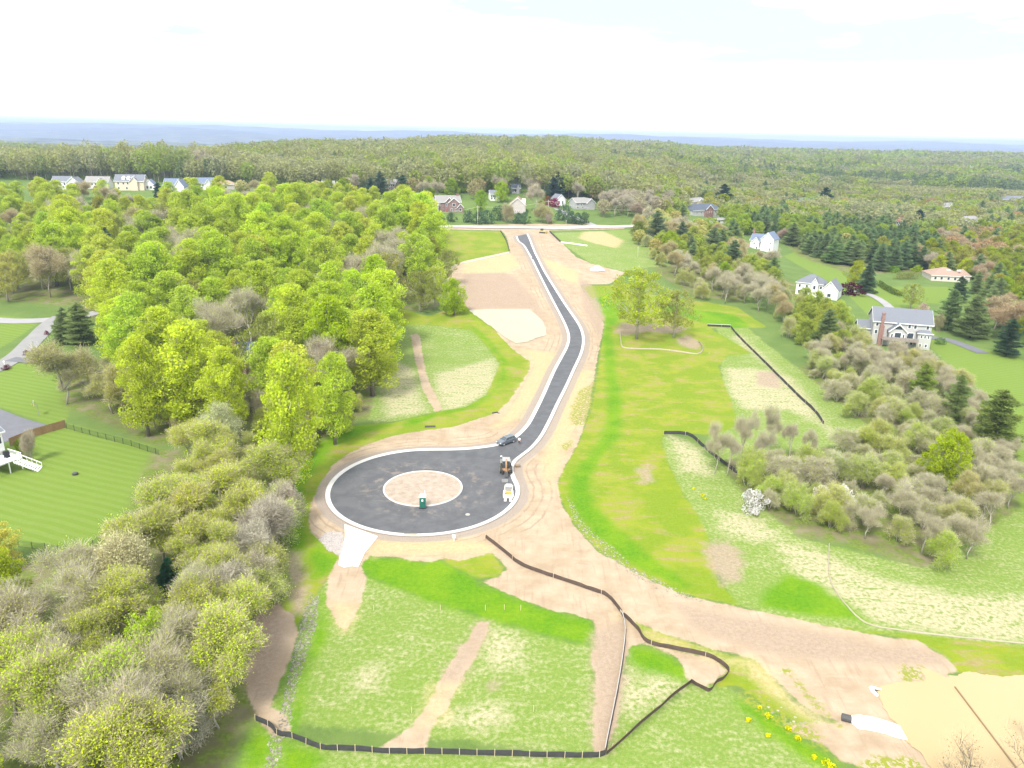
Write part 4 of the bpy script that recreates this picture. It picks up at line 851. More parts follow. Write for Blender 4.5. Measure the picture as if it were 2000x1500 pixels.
LM('tall', 640, 770, 26, (.36, .48, .012), 'tall bright lime tree with domed top above the field', .95, 1)
LM('tall', 700, 690, 26, LIME, 'tall lime tree at the right shoulder of the left wood', 1.0, 2)
LM('tall', 740, 640, 25, (.36, .48, .012), 'rounded bright lime tree at the outer corner of the left wood', 1.0, 0)
LM('pine', 716, 690, 22, BLU, 'blue green pine among the lime trees of the left wood', .9, 0)
LM('spruce', 216, 530, 18, SPR, 'dark spruce alone among the lime trees', 1.0, 0)
LM('bare', 650, 790, 17, TAN, 'grey bare tree tangled with vines inside the wood edge', 1.1, 0)
LM('brown', 100, 580, 19, (.40, .34, .16), 'brownish bare tree left of the lime wood', 1.1, 1)
LM('brown', 130, 790, 16, (.30, .33, .08), 'sparse leaning tree beside the striped lawn', 1.2, 0)
LM('spruce', 130, 668, 11, (.20, .27, .09), 'dark green conifer beside the pale driveway', 1.3, 1)
LM('pine', 160, 672, 13, (.22, .28, .10), 'second dark conifer behind the pale driveway', 1.2, 0)
LM('thicket', 62, 903, 7, TAN, 'small bare tree by the white deck', .6, 0)
LM('shrub', 43, 896, 4.5, (.20, .27, .02), 'narrow golden green shrub beside the white deck', .45, 0)
LM('shrub', 54, 694, 1.7, (.10, .012, .022), 'round dark red shrub on the driveway edge', 1.0, 0)
LM('shrub', 12, 722, 1.4, (.10, .012, .022), 'low dark red shrub at the driveway mouth', 1.4, 1)
LM('shrub', 92, 654, 1.5, (.16, .02, .05), 'small crimson shrub at the bend of the pale driveway', .8, 0)
LM('thicket', 250, 1195, 12, (.62, .60, .33), 'pale cream blossoming tree in the lower left thicket', 1.15, 2)
LM('thicket', 440, 880, 11, (.55, .58, .30), 'pale blossoming bush in front of the tall lime tree', 1.0, 1)
LM('spruce', 335, 1160, 6, (.05, .14, .06), 'small blue green spruce in the thicket', 1.2, 0)
LM('pine', 5, 1290, 9, (.06, .14, .04), 'dark green pine at the lower left edge', 1.2, 1)
LM('tall', 5, 1240, 13, (.36, .44, .02), 'lime tree at the left picture edge above the thicket', 1.2, 1)
LM('round', 5, 1110, 8, (.50, .46, .10), 'yellowish tree at the lower left lawn corner', 1.1, 0)
# dogwood-like white blossom bushes in the right thicket
for k, (px, py, hh, lab) in enumerate(((1470, 1000, 4.6, 'white blossoming bush at the left edge of the right thicket'), (1605, 985, 4.0, 'low white blossoming bush inside the right thicket'), (1645, 990, 4.6, 'larger white blossoming bush among grey twigs'))):
    LM('shrub', px, py, hh, (.62, .62, .56), lab, .75, k % 2)
LM('round', 1845, 960, 13, (.33, .44, .015), 'bright lime tree rising from the right thicket', .9, 0)
LM('pine', 1610, 680, 13, PINE, 'dark green pine standing alone in the right hedgerow', 1.0, 0)
LM('pine', 1795, 790, 11, (.24, .32, .06), 'yellowish green pine below the grey siding house', .95, 1)
LM('pine', 1860, 830, 12.5, (.20, .28, .09), 'tall feathery pine in the right thicket', .85, 2)
LM('pine', 1935, 890, 15, (.18, .26, .06), 'broad dark pine at the right thicket end', 1.15, 0)
LM('pine', 1895, 660, 15, PINE, 'layered pine right of the grey siding house', 1.15, 1)
LM('pine', 1850, 645, 15, PINE, 'layered pine just behind the grey siding house', 1.0, 2)
LM('pine', 1965, 695, 12, (.07, .12, .06), 'pine at the right edge of the big lawn', 1.1, 0)
LM('brown', 1960, 665, 14, (.35, .24, .10), 'wide russet bare tree at the right edge', 1.4, 0)
LM('brown', 1940, 645, 13, (.35, .24, .10), 'russet bare tree behind the layered pine', 1.3, 1)
LM('open', 1777, 606, 11, OLV, 'small olive tree on the lawn behind the grey siding house', 1.0, 1)
LM('spruce', 1690, 570, 13.5, SPR, 'dark conical spruce beside the purple tree', 1.15, 0)
LM('shrub', 1661, 575, 5.5, (.085, .012, .035), 'dark purple leaved tree at the head of the driveway', 1.5, 0)
LM('round', 1668, 560, 12.5, YEL, 'golden green round tree behind the dark spruce', .85, 0)
LM('shrub', 1790, 530, 3.5, (.36, .46, .01), 'round yellow green shrub near the bungalow', 1.2, 0)
LM('shrub', 1745, 532, 3.5, (.28, .40, .03), 'light green shrub left of the clipped hedge', 1.2, 1)
LM('pine', 1870, 590, 11, (.09, .15, .07), 'pale green pine in front of the bungalow', 1.1, 2)
LM('spruce', 1977, 545, 6, (.10, .17, .15), 'small blue spruce behind the yellow trees at right', 1.1, 1)
LM('shrub', 1800, 610, 4, (.50, .38, .34), 'pale pink blossoming shrub behind the grey house roof', 1.0, 0)
LM('thicket', 1830, 645, 6.5, (.33, .33, .14), 'small weeping tree at the right corner of the grey house', .8, 1)
LM('shrub', 1835, 672, 2.5, (.13, .22, .05), 'small tree on the drive beside the grey house', 1.1, 1)
LM('brown', 1525, 475, 9, (.40, .24, .22), 'rosy brown tree beside the tall white house', 1.0, 0)
LM('round', 1305, 505, 14, (.26, .34, .015), 'bright green round tree at the corner of the upper right lot', .9, 0)
LM('round', 1247, 472, 11, (.17, .22, .03), 'dark olive tree beside the upper right lot', 1.1, 1)
LM('pine', 1280, 475, 17, (.16, .22, .10), 'tall grey green pine at the end of the cross road', 1.1, 0)
LM('pine', 1330, 490, 15, (.16, .22, .10), 'broad grey green pine behind the bright round tree', 1.1, 1)
LM('pine', 1390, 505, 16, (.16, .22, .10), 'grey green pine in the middle of the hedgerow', 1.15, 2)
LM('pine', 1430, 530, 15, (.16, .22, .10), 'grey green pine below the tall white house', 1.1, 0)
LM('round', 1412, 565, 12, (.24, .34, .012), 'bright green tree in the brown hedgerow', 1.0, 2)
LM('pine', 1410, 408, 19, (.045, .085, .05), 'large dark pine beside the brick fronted house', 1.3, 1)
LM('pine', 1608, 412, 20, (.04, .08, .045), 'tall dark pine among houses on the far right', 1.2, 0)
LM('pine', 1790, 450, 15, (.03, .07, .045), 'dark cedar beside the red roofed house', 1.2, 2)
LM('brown', 1240, 435, 12, (.33, .22, .18), 'bare brown tree behind the grassy bank', 1.1, 1)
LM('shrub', 1082, 404, 6, (.30, .025, .10), 'crimson leaved tree beside the white house wall', 1.0, 0)
LM('pine', 1088, 388, 18, (.05, .095, .06), 'pair of dark pines behind the crimson tree', 1.1, 0)
LM('pine', 1080, 392, 16, (.06, .105, .07), 'dark pine left of the pair behind the crimson tree', 1.1, 2)
LM('round', 938, 415, 14, (.25, .36, .015), 'dense round green tree between the brick and beige houses', .8, 0)
LM('round', 978, 395, 14, (.34, .44, .012), 'yellow green tree above the small white house', 1.0, 1)
LM('thicket', 988, 434, 11, (.36, .32, .14), 'rusty budding tree in front of the beige house', 1.0, 4)
LM('thicket', 1055, 434, 11, (.34, .33, .10), 'wide olive brown tree right of the beige house', 1.3, 1)
LM('thicket', 1070, 438, 6, (.42, .30, .20), 'small rosy tree at the cross road verge', 1.0, 0)
LM('bare', 1045, 412, 17, (.42, .36, .18), 'tall cream tree behind the beige house', 1.0, 0)
LM('shrub', 1068, 400, 6, (.20, .10, .03), 'rusty orange shrub below the dark pines', 1.2, 0)
LM('shrub', 318, 388, 5, (.30, .02, .10), 'crimson shrub in front of the bright white house', 1.0, 0)
LM('pine', 310, 386, 9, (.05, .10, .07), 'small dark pine beside the bright white house', 1.2, 0)
LM('bare', 400, 352, 22, (.55, .50, .33), 'big cream blossoming tree behind the left row of houses', 1.5, 0)
ev = [(845,434,5),(861,436,5.5),(882,433,6),(916,434,7),(932,437,7.5),(950,437,8),(975,430,9),(1012,436,6.5),(1024,437,7),(1102,431,10),(1115,436,7.5),(1128,438,7),(1142,436,7)]
for k, (px, py, hh) in enumerate(ev):
    LM('shrub', px, py, hh, (.085, .15, .08) if k % 2 else (.10, .165, .07), 'bushy evergreen in the row along the cross road lawn', .75, k % 2, 'evergreens along the cross road lawn')
# clipped hedges near the bungalow
def hedge(pts, wd_, hh, c, label):
    pts = smooth([at(*p) for p in pts], 8); rg = np.random.default_rng(3); P = []
    for k in range(len(pts) - 1):
        m_ = int(90 * (pts[k + 1] - pts[k]).length); t = rg.random((m_, 1)); q = np.array(pts[k]) * (1 - t) + np.array(pts[k + 1]) * t
        d = rdir(m_, rg); d[:, 2] = abs(d[:, 2]); P.append(q + d * [wd_ / 2, wd_ / 2, hh])
    P = np.concatenate(P); V_, F_ = leaves(P, .22, rg, .6); me = np_mesh('hedge', V_, F_, [FOL], {'v': ('FACE', 'FLOAT', rg.random(len(F_))), 'w': ('FACE', 'FLOAT', np.ones(len(F_)))})
    o = bpy.data.objects.new('hedge', me); C.objects.link(o); o.color = (*c, 1); tag(o, label, 'hedge')
hedge([(1716,556),(1735,568),(1760,580)], 3.0, 2.2, (.12, .17, .03), 'long clipped hedge sloping down the lawn below the bungalow')
hedge([(1752,546),(1770,545),(1788,544)], 4.0, 3.0, (.18, .19, .05), 'short clipped hedge in front of the pines by the bungalow')
# ------------------------------------------------------------------ scattered trees
LW = {'tall': 'tall lime green tree in the dense wood left of the new road', 'round': 'broad olive green tree in the dense wood left of the new road', 'bare': 'grey leafless tree in the dense wood left of the new road', 'brown': 'brown budding tree in the dense wood left of the new road', 'thicket': 'low twiggy bush at the foot of the left wood', 'open': 'thin leaved tree in the dense wood left of the new road'}
mixW = [(5, 'tall', 18, 27, LIME, 1.2), (4, 'tall', 16, 25, LIME2, 1.25), (1.2, 'tall', 15, 23, (.46, .52, .06), 1.2), (.8, 'open', 15, 20, OLV), (2.0, 'bare', 15, 21, (.40, .44, .12)), (.8, 'brown', 14, 19, (.42, .44, .10))]
scatter([(150,775),(300,835),(420,850),(520,880),(575,920),(640,850),(735,800),(765,700),(760,640),(790,590),(870,575),(870,520),(838,470),(820,452),(700,445),(560,440),(380,470),(240,470),(150,480),(100,520),(110,560),(200,640),(230,700)], 12.0, mixW, LW, 'trees of the left wood', 11)
scatter([(700,444),(840,446),(830,418),(640,396),(540,392),(400,392),(240,392),(120,392),(-60,392),(-120,560),(20,560),(90,520),(160,470),(400,455)], 15, [(5, 'tall', 13, 18, LIME2, 1.25), (3, 'tall', 13, 18, (.42, .50, .05), 1.25), (2, 'bare', 11, 15, (.38, .38, .18)), (2, 'brown', 11, 15, (.42, .38, .16)), (1, 'round', 12, 15, OLV)],
  {'tall': 'lime green tree in the upper part of the left wood', 'bare': 'grey leafless tree in the upper part of the left wood', 'brown': 'tan budding tree in the upper part of the left wood', 'round': 'round olive tree in the upper part of the left wood'}, 'trees of the upper left wood', 12)
scatter([(-120,560),(20,560),(100,530),(150,560),(130,600),(0,600),(-120,620)], 10.5, [(1, 'bare', 13, 17, (.36, .38, .10)), (3, 'open', 14, 18, (.36, .37, .07)), (1.5, 'tall', 16, 21, LIME2)],
  {'tall': 'lime tree standing above the far left lawns', 'bare': 'leafless tree standing above the far left lawns', 'open': 'thin olive tree standing above the far left lawns'}, 'trees by the far left lawns', 13)
scatter([(150,735),(250,700),(420,760),(620,790),(735,800),(690,828),(640,862),(600,905),(570,950),(520,900),(440,880),(320,865),(160,800),(130,770)], 6.5, [(3, 'thicket', 4, 8, (.40, .46, .03)), (2, 'thicket', 5, 9, (.42, .40, .14)), (1, 'brown', 9, 14, (.34, .38, .05))],
  {'thicket': 'low twiggy bush at the foot of the left wood', 'brown': 'slim budding tree at the foot of the left wood'}, 'undergrowth of the left wood', 14)
scatter([(345,895),(470,880),(560,985),(558,1010),(545,1090),(532,1180),(490,1260),(478,1330),(445,1420),(420,1500),(300,1600),(-120,1640),(-120,1250),(60,1215),(170,1195),(255,1120),(305,1050),(345,985)], 5.8,
  [(3, 'thicket', 5, 11, (.46, .56, .03), 1.15), (1.5, 'thicket', 4, 9, (.48, .54, .10), 1.35), (3.2, 'brown', 8, 13, (.45, .55, .03), 1.1), (3.2, 'bare', 9, 13, (.44, .50, .10), 1.05), (1.3, 'open', 8, 12, (.42, .52, .03), 1.0)],
  {'thicket': 'tangled twiggy bush in the thicket filling the lower left corner', 'brown': 'slim yellow green tree in the lower left thicket', 'bare': 'grey bare tree in the lower left thicket', 'open': 'lime leaved small tree in the lower left thicket'}, 'bushes of the lower left thicket', 15)
for k, (px, py, hh) in enumerate(((525,1090,11),(550,1040,9),(490,1140,10),(470,1230,10),(500,1180,8),(440,1310,9),(355,1480,8),(400,1440,7),(300,1540,6))):
    LM('thicket', px, py, hh, (.40, .38, .28), 'smoky grey bush along the right side of the lower left thicket', 1.0, (0, 3)[k % 2], 'smoky grey bushes')
RTk = {'thicket': 'grey and green twiggy bush in the thicket right of the big lot', 'bare': 'grey bare tree in the thicket right of the big lot', 'round': 'leafy olive tree in the thicket right of the big lot', 'brown': 'brown budding tree in the thicket right of the big lot', 'shrub': 'low leafy shrub in the thicket right of the big lot'}
scatter([(1420,915),(1460,975),(1560,1040),(1660,1055),(1800,1105),(1900,1112),(1915,1070),(1975,990),(1980,930),(1900,800),(1850,740),(1720,715),(1600,690),(1560,715),(1640,800),(1730,850),(1650,880),(1560,930)], 4.9,
  [(2.5, 'thicket', 3, 7, (.46, .54, .09), 1.25), (4.0, 'thicket', 3, 7, (.42, .56, .04), 1.2), (3, 'bare', 6, 9.5, (.40, .42, .14)), (.5, 'shrub', 2.5, 4, (.26, .36, .04)), (2, 'brown', 6, 9, (.42, .46, .10))], RTk, 'bushes of the right thicket', 16)
for k, (px, py, hh) in enumerate(((1395,925,11),(1445,905,12),(1420,930,9),(1500,885,11),(1480,920,10),(1540,900,9),(1575,905,8))):
    LM('bare', px, py, hh, (.38, .40, .12), 'slender bare sapling at the near end of the lower right silt fence', .6, k % 3, 'slender bare saplings by the silt fence')
scatter([(1395,440),(1440,428),(1520,424),(1530,440),(1520,462),(1500,470),(1450,462)], 8, [(3, 'round', 9, 13, (.27, .35, .04)), (2, 'pine', 10, 14, (.19, .27, .11)), (1, 'bare', 9, 12, (.38, .38, .16))],
  {'round': 'green tree crowding round the long white shed', 'pine': 'pine crowding round the long white shed', 'bare': 'bare tree crowding round the long white shed'}, 'trees round the long shed', 24)
scatter([(60,378),(700,380),(700,394),(60,394)], 11, [(3, 'open', 6, 10, (.42, .46, .06)), (2, 'brown', 7, 10, (.44, .38, .18)), (1.5, 'round', 6, 9, (.36, .46, .04))],
  {'open': 'small thin tree on the lawns of the left row of houses', 'brown': 'small tan tree on the lawns of the left row of houses', 'round': 'small green tree on the lawns of the left row of houses'}, 'trees by the left row of houses', 25)
HGm = {'thicket': 'twiggy bush in the hedgerow between the big lot and the right houses', 'bare': 'grey bare tree in the hedgerow between the big lot and the right houses', 'brown': 'brown tree in the hedgerow between the big lot and the right houses', 'round': 'green tree in the hedgerow between the big lot and the right houses', 'pine': 'pine in the hedgerow between the big lot and the right houses'}
scatter([(1235,455),(1330,430),(1400,450),(1455,490),(1500,520),(1540,580),(1660,640),(1720,715),(1600,700),(1530,660),(1470,600),(1380,590),(1330,560),(1300,530),(1240,480)], 8.0,
  [(2.5, 'bare', 9, 13, (.42, .44, .16)), (1.3, 'brown', 8, 12, (.42, .38, .12)), (2, 'thicket', 5, 8, (.42, .48, .08)), (3.0, 'round', 8, 12, (.33, .39, .06)), (.7, 'pine', 10, 14, (.22, .29, .11))], HGm, 'trees of the right hedgerow', 17)
scatter([(1500,432),(1600,430),(1735,440),(1745,470),(1700,500),(1665,530),(1600,505),(1560,490),(1520,470)], 8.5, [(1.6, 'spruce', 10, 14, (.20, .27, .11), 1.3), (3.5, 'pine', 10, 14, (.22, .30, .11), 1.25), (4.5, 'round', 9, 13, (.27, .35, .04)), (1, 'brown', 9, 12, (.38, .36, .14))],
  {'spruce': 'dark spruce in the dense evergreen belt between the right houses', 'pine': 'dark pine in the dense evergreen belt between the right houses', 'round': 'light green tree within the dense evergreen belt', 'brown': 'brownish tree within the dense evergreen belt'}, 'evergreen belt on the right', 18)
scatter([(1680,492),(1760,470),(1830,500),(1830,532),(1700,535)], 9, [(3, 'pine', 12, 15, (.17, .25, .10)), (1, 'round', 10, 12, OLV)], {'pine': 'spreading pine behind the clipped hedges near the bungalow', 'round': 'olive tree behind the clipped hedges near the bungalow'}, 'pines behind the hedges', 19)
RNm = {'round': 'rounded olive or golden tree in the right hand neighbourhood', 'open': 'thin leaved tree in the right hand neighbourhood', 'pine': 'dark pine in the right hand neighbourhood', 'brown': 'brown tree in the right hand neighbourhood', 'bare': 'bare tree in the right hand neighbourhood'}
mixN = [(3.0, 'round', 9, 13, (.27, .33, .015)), (1, 'round', 9, 13, (.30, .31, .05)), (1.2, 'pine', 10, 14, (.22, .30, .11)), (1, 'brown', 9, 12, (.40, .28, .14)), (.8, 'bare', 9, 12, TAN), (.6, 'round', 9, 12, (.36, .42, .012))]
scatter([(1700,505),(1850,470),(2060,470),(2080,700),(1990,690),(1930,620),(1900,575),(1830,540)], 9, mixN, RNm, 'trees of the right neighbourhood', 20)
scatter([(1240,425),(1330,395),(1500,385),(1700,395),(1900,405),(2080,410),(2080,475),(1840,470),(1700,430),(1500,425),(1400,440),(1330,430)], 19, mixN, {k: v.replace('right hand', 'far right hand') for k, v in RNm.items()}, 'trees of the far right neighbourhood', 21)
scatter([(1170,425),(1180,408),(1320,392),(1300,425),(1240,432)], 9, [(4, 'bare', 10, 14, (.36, .33, .2)), (1, 'open', 9, 12, OLV)], {'bare': 'leafless tree in the grey wood beside the side road', 'open': 'light green tree in the grey wood beside the side road'}, 'trees beside the side road', 22)
scatter([(640,400),(900,392),(1070,390),(1120,400),(1180,400),(1180,385),(900,375),(640,380)], 15, [(3, 'round', 11, 15, (.24, .32, .03)), (2, 'bare', 12, 16, TAN), (1.5, 'pine', 13, 17, (.08, .14, .08)), (1.5, 'brown', 11, 14, (.42, .30, .2))],
  {'round': 'green tree behind the houses across the cross road', 'bare': 'bare tree behind the houses across the cross road', 'pine': 'pine behind the houses across the cross road', 'brown': 'rosy brown tree behind the houses across the cross road'}, 'trees behind the cross road houses', 23)
print('TREES', COUNT, sum(COUNT.values()))
# ------------------------------------------------------------------ far woodland as one mass
FARTREES = []
for nm_ in ('leafy_tree', 'bare_tree', 'tall_leafy_tree', 'thicket_bush', 'pine_tree', 'spruce_tree'):
    L_ = sorted([t for t in ALL if t[0] == nm_], key=lambda t: (t[7] is not None) * t[4].y / t[5])
    for t in L_[292:]:
        FARTREES.append((t[4].x, t[4].y, t[4].z, t[5], t[6])); [bpy.data.objects.remove(q) for q in (t[3], t[2], t[1])]
print('FAR', len(FARTREES))
def woodland():
    rg = np.random.default_rng(5); pts = []
    for (y0, y1, sp) in ((545, 760, 8.5), (760, 1100, 10.5), (1100, 1700, 15), (1700, 2700, 21)):
        y = y0
        while y < y1:
            xs = np.arange(-.86 * y, .86 * y, sp); pts.append(np.stack([xs + rg.uniform(-.45, .45, len(xs)) * sp, y + rg.uniform(-.45, .45, len(xs)) * sp, np.full(len(xs), sp)], 1)); y += sp
    P = np.concatenate(pts); x, y, sp = P.T; u = x / y; z = H(x, y)
    n1 = np.sin(x / 61 + 2 * np.sin(y / 83)) + np.sin(y / 47 + 1.5 * np.sin(x / 90 + 1)); n2 = rg.random(len(x))
    # clearings with lawns on the right
    keep = ~((u > .18) & (y < 700) & (n2 < .25)) & ~((u > .12) & (y < 1500) & (y > 760) & (np.sin(x / 130 + 2) + np.sin(y / 120 + x / 300) > 1.45))
    for c_ in CLEAR:
        q = np.array(c_)
        if q[:, 1].max() > 540: keep &= sdf(c_, x, y, 1.0) < -.5
    x, y, sp, u, z, n1, n2 = (a[keep] for a in (x, y, sp, u, z, n1, n2)); N = len(x)
    pal = np.array([(.27, .36, .03), (.34, .40, .03), (.36, .33, .13), (.37, .34, .17), (.31, .29, .19), (.14, .20, .10), (.25, .31, .09), (.52, .47, .28)])
    wts = np.tile(np.array([.17, .13, .22, .14, .15, .03, .14, .02]), (N, 1))
    wts[(u > .16) & (y > 860)] = [.34, .06, .08, .06, .10, .16, .20, 0]
    wts[(u > .2) & (y < 760)] = [.12, .18, .18, .16, .10, .14, .12, 0]
    band = (u > .24) & (np.abs(y - 830 - 120 * (u - .3)) < 55); wts[band] = [.03, .02, .12, .55, .25, 0, .03, 0]
    pb = (u > .12) & (np.abs(y - 1010 + 180 * (u - .4)) < 60) & (n1 > -1.0); wts[pb] = [.10, 0, 0, .04, .04, .72, .10, 0]
    wts[(y > 1500)] = [.34, .05, .13, .07, .08, .06, .27, 0]
    low_ = n1 > .5; wts[low_, 0] *= 2.2; wts[n1 < -.6, 3:5] *= 2.0
    cum = np.cumsum(wts / wts.sum(1, keepdims=True), 1); sm = .5 + .5 * np.sin(x / 23 + 2.2 * np.sin(y / 31 + x / 57)) * np.cos(y / 37 + 1.3 * np.sin(x / 29)); rr_ = np.clip(.5 * rg.random(N) + .5 * np.mod(sm * 1.7 + .3, 1), 0, .999); ci = np.minimum((rr_[:, None] > cum).sum(1), 7)
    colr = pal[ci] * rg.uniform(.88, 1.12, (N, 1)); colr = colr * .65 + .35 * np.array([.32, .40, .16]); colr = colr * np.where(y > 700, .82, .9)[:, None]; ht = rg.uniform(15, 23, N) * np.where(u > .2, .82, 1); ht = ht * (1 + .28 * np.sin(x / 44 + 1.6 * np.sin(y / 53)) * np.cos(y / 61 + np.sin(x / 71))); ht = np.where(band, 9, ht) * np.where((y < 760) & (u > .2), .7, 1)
    Vs = []; Fs = []; Cs = []; n = 0
    for (y0, y1, nl, ls) in ((0, 760, 300, .75), (760, 1100, 150, 1.15), (1100, 1700, 80, 1.9), (1700, 3000, 34, 3.8)):
        m = (y >= y0) & (y < y1); k = m.sum()
        if not k: continue
        d = rdir(k * nl, rg).reshape(k, nl, 3); d *= (.55 + .45 * rg.random((k, nl, 1)) ** .5); d[:, :, 2] = d[:, :, 2]
        con = (ci[m] == 5)[:, None]; zr = d[:, :, 2] * .5 + .5
        rr = sp[m][:, None] * .74 * np.where(con, (1.15 - zr), 1.0) * (1 + .25 * np.sin(7 * np.arctan2(d[:, :, 1], d[:, :, 0]) + 9 * rg.random((k, 1))))
        hh = ht[m][:, None]; zb = np.where(con, .05, .28)
        Q = np.stack([x[m][:, None] + d[:, :, 0] * rr, y[m][:, None] + d[:, :, 1] * rr, z[m][:, None] + hh * (zb + (1 - zb) * zr)], -1).reshape(-1, 3)
        Vx, Fx = leaves(Q, ls, rg, .7, flat=.1); Vs.append(Vx); Fs.append(Fx + n); n += len(Vx)
        cc = np.repeat(colr[m], nl, 0) * (.85 + .3 * rg.random((k * nl, 1))); Cs.append(cc)
        if y0 < 1000:   # trunks
            tk = rg.random(k) < .75; bx, by, bz, bh = x[m][tk], y[m][tk], z[m][tk], ht[m][tk] * .6; wv_ = .28
            T4 = np.stack([np.stack([bx - wv_, by, bz - 1], -1), np.stack([bx + wv_, by + .1, bz - 1], -1), np.stack([bx + wv_ * .5, by + .1, bz + bh], -1), np.stack([bx - wv_ * .5, by, bz + bh], -1)], 1).reshape(-1, 3)
            Vs.append(T4); Fs.append(np.arange(len(T4)).reshape(-1, 4) + n); n += len(T4); Cs.append(np.tile([[.30, .26, .22]], (tk.sum(), 1)))
    for (X, Y, Z, h_, c_) in FARTREES:
        nl = 520; d = rdir(nl, rg) * (.6 + .4 * rg.random((nl, 1)) ** .5); d[:, :2] *= (1 + .2 * np.sin(5 * np.arctan2(d[:, 1], d[:, 0]) + 9 * rg.random()))[:, None]
        Q = np.stack([X + d[:, 0] * h_ * .40, Y + d[:, 1] * h_ * .40, Z + h_ * (.2 + .8 * (d[:, 2] * .5 + .5))], -1); Vx, Fx = leaves(Q, .50, rg, .7, flat=.2)
        Vs.append(Vx); Fs.append(Fx + n); n += len(Vx); Cs.append(np.array(c_)[None, :] * (.85 + .3 * rg.random((nl, 1))))
        T4 = np.array([[X - .2, Y, Z - .5], [X + .2, Y, Z - .5], [X + .1, Y, Z + h_ * .6], [X - .1, Y, Z + h_ * .6]]); Vs.append(T4); Fs.append(np.array([[0, 1, 2, 3]]) + n); n += 4; Cs.append(np.array([[.3, .26, .22]]))
    V_ = np.concatenate(Vs); F_ = np.concatenate(Fs); Cc = np.concatenate(Cs); Cc = np.concatenate([Cc, np.ones((len(Cc), 1))], 1)
    m = Mat('woodland_foliage', .8, .1); cc = m.attr('leafcol').outputs['Color']; d = m.n('ShaderNodeBsdfDiffuse'); t = m.n('ShaderNodeBsdfTranslucent'); ms = m.n('ShaderNodeMixShader'); ms.inputs[0].default_value = .45
    m.l(cc, d.inputs[0]); m.l(cc, t.inputs[0]); m.l(d.outputs[0], ms.inputs[1]); m.l(t.outputs[0], ms.inputs[2]); m.l(ms.outputs[0], m.o.inputs[0])
    me = np_mesh('woodland', V_, F_, [m.m], {'leafcol': ('FACE', 'FLOAT_COLOR', Cc)}); o = bpy.data.objects.new('woodland', me); C.objects.link(o)
    tag(o, 'spring woodland of green, tan and grey trees stretching to the ridge', 'woodland', kind='stuff'); print('WOOD', N, len(F_))
woodland()

# ------------------------------------------------------------------ vehicles and small objects
def facing(p_from, p_to): d = Vector(p_to) - Vector(p_from); return math.atan2(d.x, -d.y)     # local -y points to p_to
def wheel(parent, x, y, r, wd, tyre, rim):
    m = MB(); m.tube([(x - wd / 2, y, r), (x - wd / 2 + .03, y, r), (x + wd / 2 - .03, y, r), (x + wd / 2, y, r)], [r * .88, r, r, r * .88], 20)
    w_ = m.build('wheel', tyre, parent, smooth_=False); m = MB(); m.tube([(x - wd / 2 - .02, y, r), (x + wd / 2 + .02, y, r)], r * .62, 12); m.build('rim', rim, w_); return w_
def panel(mb, P, a0, a1, b0, b1, off):
    """quad inside the face P (4 corners, counter-clockwise), pushed out by off"""
    P = [Vector(p) for p in P]; n = (P[1] - P[0]).cross(P[3] - P[0]).normalized() * off
    f = lambda s, t: P[0].lerp(P[1], s).lerp(P[3].lerp(P[2], s), t) + n
    q = [f(a0, b0), f(a1, b0), f(a1, b1), f(a0, b1)]; mb.add(q, [(0, 1, 2, 3)])
TYRE = mat('tyre_rubber', (.045, .045, .045), .9); RIM = simple('wheel_rim', (.55, .55, .56), .35, .5, .05, 1, .6)
CARP = simple('grey_car_paint', (.10, .115, .13), .28, .6, .04); HEADL = mat('headlight_glass', (.75, .77, .8), .15, var=.02); BLK = mat('black_plastic', (.03, .03, .032), .6)
p0, p1 = at(975, 871), at(1002, 862); cpos = (p0 + p1) / 2
car = empty('parked_car', (cpos.x, cpos.y, .11), facing(p1, p0)); tag(car, 'dark grey sport utility car parked at the left kerb of the road', 'car')
m = MB(); m.prof([(-2.36, .34), (-2.42, .62), (-2.30, .93), (-1.9, 1.02), (-1.05, 1.12), (2.28, 1.16), (2.4, .95), (2.4, .5), (2.3, .34)], -.93, .93)
cb_ = [(-.86, -1.2, 1.1), (.86, -1.2, 1.1), (.86, 2.3, 1.14), (-.86, 2.3, 1.14), (-.68, -.35, 1.68), (.68, -.35, 1.68), (.68, 1.95, 1.70), (-.68, 1.95, 1.70)]
m.add(cb_, [(0, 3, 2, 1), (4, 5, 6, 7), (0, 1, 5, 4), (1, 2, 6, 5), (2, 3, 7, 6), (3, 0, 4, 7)]); m.build('body', CARP, car, bevel=.06)
def win(name, idx, *rc):
    m = MB(); P = [cb_[i] for i in idx]
    for r_ in rc: panel(m, P, *r_, .012)
    return m.build(name, GLASS, car)
win('windscreen', (0, 1, 5, 4), (.05, .95, .08, .93)); win('side_window', (1, 2, 6, 5), (.06, .38, .15, .85), (.41, .68, .15, .88), (.71, .93, .18, .8)); win('side_window', (3, 0, 4, 7), (.07, .29, .18, .8), (.32, .59, .15, .88), (.62, .94, .15, .85)); win('rear_window', (2, 3, 7, 6), (.08, .92, .25, .85))
for x in (-.86, .86):
    for y in (-1.5, 1.45): wheel(car, x, y, .38, .26, TYRE, RIM)
    m = MB(); m.box(x * .78 - .17, x * .78 + .17, -2.43, -2.25, .68, .86); m.build('headlight', HEADL, car)
    m = MB(); m.box(x * .86 - .12, x * .86 + .12, 2.36, 2.43, .85, 1.1); m.build('tail_light', mat('red_lens', (.4, .03, .03), .3), car)
    m = MB(); m.box(x * 1.17 - .1, x * 1.17 + .1, -1.0, -.85, 1.05, 1.2); m.build('wing_mirror', CARP, car)
m = MB(); m.box(-.55, .55, -2.44, -2.3, .45, .62); m.build('grille', BLK, car); m = MB(); m.box(-.60, -.56, -.2, 1.8, 1.72, 1.76); m.box(.56, .60, -.2, 1.8, 1.72, 1.76); m.build('roof_rails', RIM, car)
